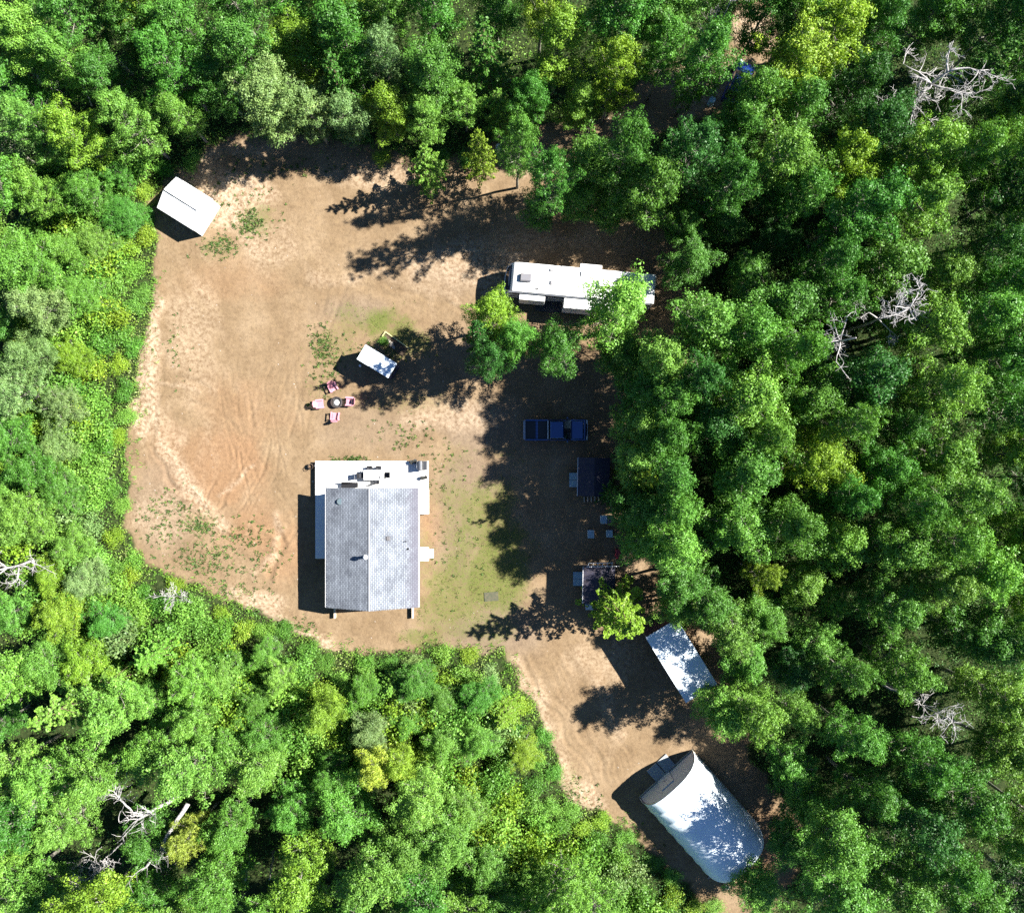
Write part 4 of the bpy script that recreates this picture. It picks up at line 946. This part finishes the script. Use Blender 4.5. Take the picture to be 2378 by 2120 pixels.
def proto(name, cat, gen, barkm):
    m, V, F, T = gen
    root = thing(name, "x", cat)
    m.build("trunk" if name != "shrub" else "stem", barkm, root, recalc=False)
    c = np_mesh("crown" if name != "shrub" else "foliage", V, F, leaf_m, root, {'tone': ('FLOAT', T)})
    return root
PROTOS = {'aspen': [proto("aspen_tree", "tree", make_tree_parts(100 + i, 'aspen'), aspen_bark) for i in range(13)],
          'spruce': [proto("spruce_tree", "tree", make_tree_parts(200 + i, 'spruce'), brown_bark) for i in range(3)],
          'shrub': [proto("shrub", "shrub", shrub_parts(300 + i), brown_bark) for i in range(6)]}
used = set(); labels = set()
rr = random.Random(42)
PAL = {'mid green': (.098, .245, .032), 'emerald': (.070, .205, .026), 'fresh green': (.150, .315, .045), 'deep green': (.042, .135, .022), 'yellow-green': (.20, .335, .030),
       'golden': (.27, .37, .05), 'pale grey-green': (.16, .27, .085)}
def zone(px, py):
    if px < 800: hz = "left"
    elif px < 1500: hz = "middle"
    else: hz = "right"
    vz = "upper" if py < 700 else ("lower" if py > 1400 else "centre")
    return vz + " " + hz
def plant(kind, px, py, h, wd, tint, label=None, idx=None, grp=None):
    "place a plant whose leafy top shows at photo pixel px,py, h metres tall, crown radius wd"
    X, Y = G(px, py, h * .88)
    i = idx if idx is not None else rr.randrange(len(PROTOS[kind])); p = PROTOS[kind][i]
    base_h, base_r = {'aspen': (14, 2.75), 'spruce': (14, 2.6), 'shrub': (2.1, 1.35)}[kind]
    sc = (wd / base_r, wd / base_r, h / base_h)
    a, b2 = round(px / 2378 * 100), round(py / 2120 * 100)
    noun = {'aspen': 'broadleaf tree', 'spruce': 'spruce tree', 'shrub': 'shrub'}[kind]
    size = ('tall' if h > 14.5 else 'slender' if h > 11 else 'young') if kind != 'shrub' else ('low' if h < 1.8 else 'bushy')
    lb = label
    if lb is None:
        a = min(100, max(0, a)); b2 = min(100, max(0, b2))
        for da, db in ((0, 0), (1, 0), (0, 1), (-1, 0), (0, -1), (1, 1), (-1, -1)):
            lb = f"{size} {tint} {noun}, {a + da} percent across and {b2 + db} percent down the photo"
            if lb not in labels: break
    labels.add(lb)
    grp = grp or {'aspen': 'broadleaf trees of the surrounding woods', 'spruce': 'spruces among the broadleaf trees', 'shrub': 'shrubs along the edge of the clearing'}[kind]
    if p.name not in used:
        used.add(p.name); o = p; o.location = (X, Y, 0); o.rotation_euler = (0, 0, rr.uniform(0, 6.28)); o.scale = sc; o['label'] = lb; o['group'] = grp
    else:
        o = dup(p, (X, Y, 0), rr.uniform(0, 6.28), lb, grp, sc)
    c = PAL[tint]; j = rr.uniform(.85, 1.15)
    for ch in o.children:
        if ch.name.startswith(('crown', 'foliage')): ch.color = (c[0] * j * rr.uniform(.9, 1.1), c[1] * j, c[2] * j * rr.uniform(.9, 1.1), 1)
    return o
placed = []    # (px, py, r) in photo pixels
def put(kind, px, py, h, wd, tint, label=None, r=None, **k):
    placed.append((px, py, r if r else 95)); return plant(kind, px, py, h, wd, tint, label, **k)
# trees one can point at
put('aspen', 1135, 716, 12.0, 2.2, 'yellow-green', "yellow-tipped tree in front of the motorhome's windscreen, leftmost of its row")
put('aspen', 1200, 775, 12.0, 2.0, 'mid green', "dark leafy tree just below the motorhome's front half")
put('aspen', 1300, 795, 11.0, 2.4, 'emerald', "emerald tree below the middle of the motorhome, centre of its row")
put('spruce', 1108, 752, 15.6, 1.7, 'deep green', "dark spruce below the yellow-tipped tree, closest to the garden shed")
put('aspen', 1135, 830, 12.0, 1.9, 'deep green', "shaded tree right of the garden shed, lowest of the group before the motorhome")
put('aspen', 1458, 712, 14.5, 3.4, 'fresh green', "leafy tree whose crown hides the motorhome's rear half")
put('spruce', 1452, 1452, 13.5, 2.9, 'yellow-green', "bright yellow-green spruce between the lower bunkhouse and the dappled tall shed")
put('aspen', 1690, 1672, 11, 2.5, 'fresh green', "tree standing between the dappled tall shed and the fabric shelter")
put('spruce', 1440, 1700 - 545, 12.2, 1.3, 'deep green', "slim dark spruce rising beside the boxes between the bunkhouses")
put('spruce', 1512, 1125, 13, 1.9, 'yellow-green', "light spruce tip at the forest edge right of the upper bunkhouse")
put('spruce', 975, 345, 10, 1.9, 'fresh green', "pointed spruce at the clearing's top edge left of the white drum")
put('spruce', 1108, 305, 11, 1.7, 'yellow-green', "bright spruce right beside the white drum")
put('aspen', 1275, 385, 17.0, 2.3, 'emerald', "green tree at the corner where the top driveway meets the clearing")
put('aspen', 1203, 302, 15, 1.9, 'mid green', "tall green tree just above the sandy mouth of the top driveway")
put('aspen', 1340, 452, 8, 2.0, 'fresh green', "low green tree above the middle of the motorhome")
put('aspen', 1432, 470, 8, 2.1, 'mid green', "low green tree above the motorhome's rear end")
put('aspen', 1370, 350, 12, 2.6, 'mid green', "green tree in the bend of the top driveway")
put('aspen', 1262, 470, 8, 1.9, 'emerald', "low-hanging tree above the motorhome's front, at the clearing edge")
put('aspen', 870, 95, 13.5, 1.9, 'pale grey-green', "tall pale silvery-leaved tree near the top edge, right of centre-left")
put('aspen', 600, 200, 13, 2.9, 'pale grey-green', "wide grey-green willow-like tree above the clearing's upper left")
put('aspen', 140, 300, 12, 2.6, 'yellow-green', "yellow-tipped tree in the upper left woods")
put('aspen', 862, 1798, 9.5, 2.0, 'golden', "bright yellow tree in the woods below the cabin")
put('aspen', 915, 1790, 9, 1.6, 'yellow-green', "lime tree touching the bright yellow tree below the cabin")
put('aspen', 735, 1672, 9, 1.8, 'yellow-green', "lime-coloured tree below the cabin's left side")
put('aspen', 1300, 60, 14, 2.6, 'yellow-green', "lime-green tree at the top edge left of the driveway's bend")
put('aspen', 1440, 130, 14, 2.2, 'yellow-green', "yellow-green tree at the top driveway's left side")
put('aspen', 1880, 110, 15, 3.0, 'yellow-green', "wide yellow-green tree right of the top driveway")
put('aspen', 1790, 1340, 11, 1.6, 'yellow-green', "small lime tree in the forest right of the lower bunkhouse")
put('aspen', 420, 1965, 10, 1.7, 'golden', "yellow tree beside the fallen grey trunks at the lower left")
put('aspen', 60, 700, 10, 2.2, 'pale grey-green', "pale washed-out tree at the left edge of the woods")
for (px, py, hh) in ((1495, 905, 10.5), (1492, 985, 11), (1495, 1065, 10.5), (1502, 1190, 11), (1500, 1265, 10.5), (1560, 1010, 14.5), (1570, 1100, 14.5), (1570, 1190, 14.5), (1580, 1270, 14), (1560, 930, 14.5), (1455, 815, 9), (1550, 830, 14), (1590, 1350, 10), (1610, 610, 9), (1768, 186, 15), (1745, 262, 13), (1800, -10, 14), (1590, 1415, 7), (1660, 1400, 10), (1715, 1480, 10), (1755, 1560, 8.5), (1770, 1685, 13), (1850, 1790, 7), (1890, 1880, 7), (1850, 1980, 7), (1780, 2085, 6)):
    put('aspen', px, py, hh, 2.5, rr.choice(['emerald', 'mid green', 'fresh green']))
# keep-out, in photo pixels
OP = [(p[0] * K, p[1] * K) for p in OPEN]
DRV = [(a * K, b2 * K) for a, b2 in [(1300,150),(1400,135),(1455,110),(1480,40),(1530,35),(1535,90),(1480,150),(1440,200),(1400,215),(1350,205),(1300,190)]]
DEADS = [(2190, 175, 108), (2090, 722, 95), (1965, 790, 75), (300, 1880, 95), (390, 1900, 80), (10, 1310, 95), (2190, 1665, 100), (215, 2030, 80), (1150, 1990, 40), (590, 2000, 60), (215, 235, 40)]
BLK = [(610, 2000, 70), (2120, 1770, 50), (1640, 1480, 100), (1700, 1840, 80), (2140, 800, 70)]
tries = 0
for tries in range(16000):
    px = rr.uniform(-85, 2525); py = rr.uniform(-75, 2195)
    d1 = float(sdf(OP, np.array([px]), np.array([py]))[0]); d2 = float(sdf(DRV, np.array([px]), np.array([py]))[0])
    left = px < 1250 and py > 380 and not (px > 1000 and py < 1300)
    need = 55 if not left else (150 if px < 560 and py > 640 else 80)
    if py > 1760 and 1120 < px < 1700: need = 190
    if d1 > -need or d2 > (-70 if py > 110 * K else -45): continue
    dm_ = -d1 * S
    right = px > 1430
    if left:
        h = min(12.5, 3.2 + (dm_ - 2.5) * .62) * rr.uniform(.72, 1.28)
        if px < 480 and py > 700 and py < 1300: h = min(h, 9)
        wd = 1.25 + h * .115 + rr.uniform(-.15, .35); rad = 50 + h * 4.6
    else:
        h = rr.uniform(12.5, 17.5) if right else rr.uniform(10.5, 15.5); wd = rr.uniform(2.2, 3.3); rad = (103 if right else 100) * (.55 + wd / 6)
        if right and py > 1450: rad = 116; h = rr.uniform(11.5, 15.5)
        if 1380 < px < 1850 and 430 < py < 700: h = rr.uniform(6, 8.5); wd = rr.uniform(1.8, 2.4); rad = 84
        if 1450 < px < 1980 and 1340 < py < 1960: h = rr.uniform(7, 9); wd = rr.uniform(1.7, 2.3); rad = 80
        if not right and -d1 < 170: h = rr.uniform(8.5, 11); rad = 84; wd = rr.uniform(1.8, 2.5)
    if any((px - a) ** 2 + (py - b2) ** 2 < ((rad + c) * .5) ** 2 * 1.0 for a, b2, c in placed): continue
    if any((px - a) ** 2 + (py - b2) ** 2 < (c * 1.0) ** 2 for a, b2, c in BLK + DEADS): continue
    n_t = sum(1 for p in placed)
    fb = 1 - h * .88 / H; bx_, by_ = NX + (px - NX) * fb, NY + (py - NY) * fb
    if not left and float(sdf(OP, np.array([bx_]), np.array([by_]))[0]) > (-18 if px < 1200 else 30): continue
    v = mnoise.noise(Vector((px * .004, py * .004, 3.3))) + rr.uniform(-.35, .35)
    if right: tint = 'emerald' if v > .15 else 'mid green' if v > -.15 else 'deep green' if v > -.3 else 'fresh green'
    else: tint = 'fresh green' if v > .12 else 'mid green' if v > -.1 else 'emerald' if v > -.3 else 'pale grey-green' if rr.random() < .3 else 'yellow-green'
    if rr.random() < .05: tint = 'yellow-green'
    placed.append((px, py, rad)); plant('spruce' if (rr.random() < (.03 if left else .07)) else 'aspen', px, py, h, wd, tint)
print("TREES", len(placed), flush=True)
# shrubs round the clearing, mostly left and below
sp_ = []
for tries in range(9000):
    px = rr.uniform(-40, 1660); py = rr.uniform(360, 2160)
    d1 = float(sdf(OP, np.array([px]), np.array([py]))[0])
    if d1 > -14 or d1 < -330: continue
    if (px > 1150 and py < 1500) or (px > 1480 and py < 1990): continue
    dens = 1.0 if d1 > -160 else .25
    if rr.random() > dens: continue
    h = min(3.6, 1.0 + (-d1 - 10) * S * .42) * rr.uniform(.7, 1.3)
    if -d1 < 75: h *= .62
    if any((px - a) ** 2 + (py - b2) ** 2 < 43 ** 2 for a, b2 in sp_): continue
    if any((px - a) ** 2 + (py - b2) ** 2 < (c * .38) ** 2 for a, b2, c in placed): continue
    if len(sp_) >= 285: break
    sp_.append((px, py)); v = rr.random()
    plant('shrub', px, py, h, .75 + h * .33, 'fresh green' if v < .42 else 'yellow-green' if v < .66 else 'mid green' if v < .95 else 'pale grey-green')
X = None
plant('shrub', 889, 792, .9, .55, 'fresh green', "small round bright green bush between the garden shed and the garden bed")
print("SHRUBS", len(sp_), flush=True)

# ------------------------------------------------------------------ undergrowth, grass and weeds (stuff)
rs = np.random.RandomState(9)
def cover_material(name, stops, trans=.3):
    m = bpy.data.materials.new(name); m.use_nodes = True; t = m.node_tree; t.nodes.clear()
    out = nd(t, 'ShaderNodeOutputMaterial'); pb = nd(t, 'ShaderNodeBsdfPrincipled'); tr_ = nd(t, 'ShaderNodeBsdfTranslucent'); mx = nd(t, 'ShaderNodeMixShader')
    at = nd(t, 'ShaderNodeAttribute', attribute_name='tone'); c = ramp(t, at.outputs['Fac'], stops)
    t.links.new(c, pb.inputs['Base Color']); t.links.new(c, tr_.inputs[0]); pb.inputs['Roughness'].default_value = .6
    mx.inputs[0].default_value = trans; t.links.new(pb.outputs[0], mx.inputs[1]); t.links.new(tr_.outputs[0], mx.inputs[2]); t.links.new(mx.outputs[0], out.inputs[0]); return m
cov_m = cover_material("undergrowth_leaves", [(0, (.045, .14, .02)), (.3, (.11, .26, .03)), (.6, (.165, .34, .035)), (.85, (.23, .37, .05)), (1, (.30, .37, .11))])
NU = 640000
ux = rs.uniform(-53, 53, NU); uy = rs.uniform(-47, 47, NU)
sdu = sdf(DIRT_W, ux, uy) + (fbm(ux, uy, 2.2, 5, 5, .6) - .5) * 2.0
edge = np.exp(-np.clip(-sdu, 0, 50) / 5.0)
clump = fbm(ux, uy, 1.4, 91, 3, .6); mound = fbm(ux, uy, 3.2, 191, 2, .5)
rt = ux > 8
keep = (sdu < .12) & (rs.rand(NU) < np.where(rt, .85, .30 + .70 * edge)) & (clump > np.where(rt, .30, .33))
ux, uy, clump, edge, mound, rt = ux[keep], uy[keep], clump[keep], edge[keep], mound[keep], rt[keep]
ramp_in = np.clip(-sdu[keep] / 3.0, .12, 1)
uz = .08 + ((clump - .30) * np.where(rt, 3.0, 1.5) + np.clip(mound - .45, 0, 1) * np.where(rt, 7.0, 1.5)) * rs.uniform(.35, 1, len(ux)) * ramp_in + rs.uniform(0, .15, len(ux))
V, F = leaf_cards(np.stack([ux, uy, uz], -1), np.zeros((len(ux), 3)), .082, rs, 1.1)
big = fbm(ux, uy, 5.0, 95, 3, .6)
T = np.clip(.34 + .28 * edge + (big - .5) * 1.5 + (clump - .5) * .9 + rs.normal(size=len(ux)) * .11, 0, 1) * np.where(rt, .33, 1)  # leaf colour darkened on the right, standing in for deep forest shade
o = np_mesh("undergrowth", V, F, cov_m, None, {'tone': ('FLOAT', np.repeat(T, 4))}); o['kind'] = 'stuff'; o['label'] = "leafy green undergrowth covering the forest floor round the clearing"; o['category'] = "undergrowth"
# grass tufts and weeds on the open soil
def tufts(name, Cx, Cy, n_blades, hgt, spread, mt, lb, cat, seed, size=.035):
    rs = np.random.RandomState(seed); n = len(Cx); V = []; 
    bx = np.repeat(Cx, n_blades) + rs.normal(size=n * n_blades) * spread; by = np.repeat(Cy, n_blades) + rs.normal(size=n * n_blades) * spread
    N = len(bx); a = rs.uniform(0, 6.28, N); hh = hgt * rs.uniform(.4, 1.2, N) * np.repeat(rs.uniform(.35, 1.6, n), n_blades); ln = hh * rs.uniform(.3, 1.1, N)
    z = ground_z(bx, by) - .01
    px_, py_ = -np.sin(a) * size, np.cos(a) * size
    p0 = np.stack([bx - px_, by - py_, z], -1); p1 = np.stack([bx + px_, by + py_, z], -1)
    p2 = np.stack([bx + np.cos(a) * ln + px_ * .4, by + np.sin(a) * ln + py_ * .4, z + hh], -1); p3 = np.stack([bx + np.cos(a) * ln - px_ * .4, by + np.sin(a) * ln - py_ * .4, z + hh], -1)
    V = np.stack([p0, p1, p2, p3], 1).reshape(-1, 3); F = np.arange(4 * N).reshape(-1, 4)
    o = np_mesh(name, V, F, mt, None, {'tone': ('FLOAT', np.repeat(np.repeat(rs.rand(n), n_blades) * .6 + rs.rand(N) * .4, 4))}); o['kind'] = 'stuff'; o['label'] = lb; o['category'] = cat
grass_m = cover_material("grass_blades", [(0, (.06, .10, .02)), (.5, (.15, .21, .04)), (1, (.30, .33, .10))])
weed_m = cover_material("weed_leaves", [(0, (.03, .07, .015)), (.5, (.08, .15, .03)), (1, (.20, .27, .06))])
N0 = 60000; qx = rs.uniform(-38, 20, N0); qy = rs.uniform(-30, 36, N0)
g = blobs(GRASS, qx, qy, 51, .8); inn = sdf(DIRT_W, qx, qy) > .1
inh = (qx > -18.3) & (qx < -7.6) & (qy > -13.6) & (qy < -.4)
kp = inn & ~inh & (rs.rand(N0) < g * .55)
tufts("grass", qx[kp], qy[kp], 7, .09, .07, grass_m, "thin short grass growing in patches on the clearing", "grass", 3, .018)
nE = 60000; ex = rs.uniform(-40, 12, nE); ey = rs.uniform(-36, 32, nE); se = sdf(DIRT_W, ex, ey)
ke = (se > -.4) & (se < 1.6) & (rs.rand(nE) < .75 * np.exp(-np.clip(se, 0, 9) / .5)) & (fbm(ex, ey, 1.6, 131, 3) > .47) & ((ex < 2) | (ey < -8))
tufts("grass", ex[ke], ey[ke], 7, .22, .09, cov_m, "ragged tall grass and weeds along the clearing's edge", "grass", 8, .025)
# weeds: dotted clusters
wc = [(330,1030,60,50,150),(400,1045,30,18,120),(450,1110,90,50,230),(500,1060,40,30,50),(380,1120,70,30,90),(500,445,30,28,130),(440,490,40,20,110),(470,400,80,60,60),(300,640,12,80,40),(650,730,30,60,120),(640,680,20,40,80),(860,950,60,60,60),
      (800,870,60,30,60),(900,1080,60,130,60),(470,1180,60,20,60),(700,915,30,5,60),(1130,1590,40,40,120),(1190,1640,30,40,90),(350,700,20,60,30),(600,1250,30,14,40),(1260,1700,40,50,90),(760,700,60,20,50),(560,330,120,20,70)]
wx_l, wy_l = [], []
for (a, b2, rx_, ry_, n) in wc:
    for k in range(n):
        X, Y = D(a + rs.normal() * rx_ * .6, b2 + rs.normal() * ry_ * .6); wx_l.append(X); wy_l.append(Y)
wx_l, wy_l = np.array(wx_l), np.array(wy_l); kp = (sdf(DIRT_W, wx_l, wy_l) > .2) & ~((wx_l > -18.3) & (wx_l < -7.6) & (wy_l > -13.6) & (wy_l < -.4))
wx_l, wy_l = wx_l[kp], wy_l[kp]
tufts("weeds", wx_l, wy_l, 9, .13, .06, weed_m, "small dark green weeds dotted over the bare soil", "weeds", 4, .04)
# twigs and pebbles
m = MB(); rnd = random.Random(4)
pts_ = []
for k in range(2600):
    X, Y = rnd.uniform(-38, 22), rnd.uniform(-32, 36); pts_.append((X, Y))
pa = np.array(pts_); ok = (sdf(DIRT_W, pa[:, 0], pa[:, 1]) > .1) & ~((pa[:, 0] > -18.4) & (pa[:, 0] < -7.5) & (pa[:, 1] > -13.7) & (pa[:, 1] < -.3))
pa = pa[ok]; pz = ground_z(pa[:, 0], pa[:, 1])
wt = np.random.RandomState(2).rand(len(pa)); pale_at = blobs(PALE, pa[:, 0], pa[:, 1], 61, .7)
for (X, Y), z, q, pl in zip(pa, pz, wt, pale_at):
    if q > .25 + .75 * pl: continue
    r_ = .02 + .05 * rnd.random() ** 2; a = rnd.uniform(0, 3.14)
    vs = [(X + r_ * math.cos(a + j * 1.05) * (1.2 if j % 3 else .8), Y + r_ * math.sin(a + j * 1.05), z - .005) for j in range(6)] + [(X, Y, z + r_ * .7)]
    m.add(vs, [(j, (j + 1) % 6, 6) for j in range(6)])
o = m.build("pebbles", stone_m, recalc=False); o['kind'] = 'stuff'; o['label'] = "small pale stones scattered over the bare soil"; o['category'] = "pebbles"

# ------------------------------------------------------------------ dead trees and fallen trunks
def branches(m, p, d, L, r, rnd, depth, droop=0.0):
    n = 4; pts = [Vector(p)]; dd = Vector(d)
    for k in range(n):
        dd = (dd + Vector((rnd.uniform(-.3, .3), rnd.uniform(-.3, .3), rnd.uniform(-.22, .22) - droop))).normalized(); pts.append(pts[-1] + dd * L / n)
    m.tube(pts, [max(.014, r * (1 - .18 * k)) for k in range(n + 1)], 5 if depth > 1 else 3)
    if depth <= 0: return
    for k in range(rnd.randint(3, 5) if depth < 3 else 3):
        i = rnd.randint(1, n); q = pts[i]; a = rnd.uniform(0, 6.28)
        nd_ = (dd * .55 + Vector((math.cos(a), math.sin(a), rnd.uniform(-.15, .4))) * .8).normalized()
        branches(m, q, nd_, L * rnd.uniform(.4, .65), r * .5, rnd, depth - 1, droop)
def dead_tree(px, py, h, R_, seed, lb, nb=9, thick=.17, depth=2):
    X, Y = G(px, py, h * .9); o = thing("dead_tree", lb, "dead tree", (X, Y, 0), group="bare grey dead trees in the woods")
    rnd = random.Random(seed); m = MB(); tp = [(rnd.uniform(-.15, .15), rnd.uniform(-.15, .15), h * k / 6 - .2) for k in range(7)]; tp[0] = (0, 0, -.2)
    m.tube(tp, [thick * (1 - .12 * k) for k in range(7)], 7); m.build("trunk", grey_bark, o, recalc=False)
    m = MB()
    for k in range(nb):
        a = k * 2.4 + rnd.uniform(-.4, .4); i = rnd.randint(3, 6); q = Vector(tp[i])
        branches(m, q, Vector((math.cos(a), math.sin(a), rnd.uniform(.05, .5))).normalized(), R_ * rnd.uniform(.6, 1), thick * .42, rnd, depth)
    m.build("limbs", grey_bark, o, recalc=False); return o
dead_tree(2178, 180, 14.5, 3.3, 1, "large bare bleached tree in the upper right woods", 11, .22, 3)
dead_tree(2092, 722, 15.5, 2.3, 2, "bare twisted grey tree in the right-hand woods, right of its dead neighbour", 8, .17, 3)
dead_tree(1968, 790, 15.5, 2.4, 6, "bare forked grey tree in the right-hand woods, left of its dead neighbour", 7, .19, 2)
dead_tree(2190, 1665, 13, 1.6, 3, "small twiggy grey dead tree in the lower right woods", 14, .09)
dead_tree(2, 1320, 9, 2.1, 4, "bare white dead tree cut by the left edge of the photo", 10, .2)
dead_tree(205, 2035, 7, 1.7, 5, "pinkish bare twiggy tree near the lower left corner", 13, .09)
dead_tree(1690, 22, 12, 1.7, 7, "grey twiggy dead tree at the top edge right of the driveway", 12, .1)
dead_tree(740, 1395 - 20, 3.4, 1.1, 8, "grey leafless bush on the slope below the cabin", 10, .04) if False else None
dead_tree(400, 1388, 3.6, 1.3, 8, "small grey leafless bush at the clearing's lower left edge", 8, .035)
dead_tree(1490, 680 + 40, 4, .5, 9, "x", 3, .05) if False else None
def leaning(p0, h0, p1, h1, r, lb, seed, name="leaning_trunk", twigs=True, mt=grey_bark):
    a = Vector((*G(*p0, h0), h0)); b2 = Vector((*G(*p1, h1), h1)); o = thing(name, lb, "dead trunk", (a.x, a.y, 0), group="bare grey dead trunks in the woods")
    rnd = random.Random(seed); m = MB(); L = b2 - a; n = 8; pts = [a + L * (k / n) + Vector((rnd.uniform(-.06, .06), rnd.uniform(-.06, .06), rnd.uniform(-.06, .06))) - Vector((a.x, a.y, 0)) for k in range(n + 1)]
    m.tube(pts, [r * (1 - .06 * k) for k in range(n + 1)], 8); m.build("trunk", mt, o, recalc=False)
    if twigs:
        m = MB()
        for k in range(12):
            q = pts[rnd.randint(5, n)]; aa = rnd.uniform(0, 6.28); d = (L.normalized() * .7 + Vector((math.cos(aa), math.sin(aa), .2)) * .8).normalized()
            branches(m, q, d, rnd.uniform(.9, 1.9), r * .3, rnd, 1)
        m.build("limbs", mt, o, recalc=False)
    return o
leaning((425, 1842), 6.0, (322, 1902), 7.5, .20, "upper of the two thick bleached trunks leaning in the lower left woods", 11)
leaning((437, 1866), 6.0, (340, 2015), 7.5, .20, "lower of the two thick bleached trunks leaning in the lower left woods", 12)
leaning((325, 1900), 7.0, (262, 1838), 8.0, .1, "twiggy bleached top broken off beside the upper leaning trunk", 13)
leaning((577, 1975), 3.0, (571, 2043), 7.5, .13, "left of the two pale upright birch trunks at the bottom of the woods", 14, "birch_trunk", False, aspen_bark)
leaning((636, 1972), 3.0, (626, 2040), 7.5, .13, "right of the two pale upright birch trunks at the bottom of the woods", 15, "birch_trunk", False, aspen_bark)
leaning((2060, 1750), 5, (2196, 1806), 9, .13, "slanting grey trunk in the lower right woods", 16, "leaning_trunk", False)
leaning((2049, 1591), 5, (2135, 1628), 8, .10, "thin slanting trunk in the right woods above the twiggy dead tree", 17, "leaning_trunk", False)
leaning((185, 180), 7, (213, 246), 5, .11, "short pale leaning trunk in the upper left woods, right of its neighbour", 18, "leaning_trunk", False)
leaning((85, 175), 7, (115, 215), 5, .10, "pale broken trunk in the upper left woods, nearest the left edge", 19)
leaning((1545, 470), 4, (1590, 420), 7, .07, "thin bare branch in the woods above the motorhome's rear", 20, "leaning_trunk", False)
leaning((1470, 2082), .6, (1530, 2112), .6, .11, "pale fallen log at the bottom edge left of the fabric shelter", 21, "fallen_log", False)
leaning((234, 1048), .3, (254, 1052), .35, .16, "short sawn log at the clearing's left edge", 22, "fallen_log", False)
leaning((232, 1112), .4, (258, 1110), .6, .07, "thin pale stick at the clearing's left edge below the sawn log", 23, "fallen_log", False)
leaning((168, 1182), 1.0, (222, 1176), 1.2, .06, "long thin pale stick on the bushes left of the clearing", 24, "fallen_log", False)
for kl in PROTOS.values():
    for p in kl:
        if p.name not in used:
            for c in list(p.children): bpy.data.objects.remove(c)
            bpy.data.objects.remove(p)
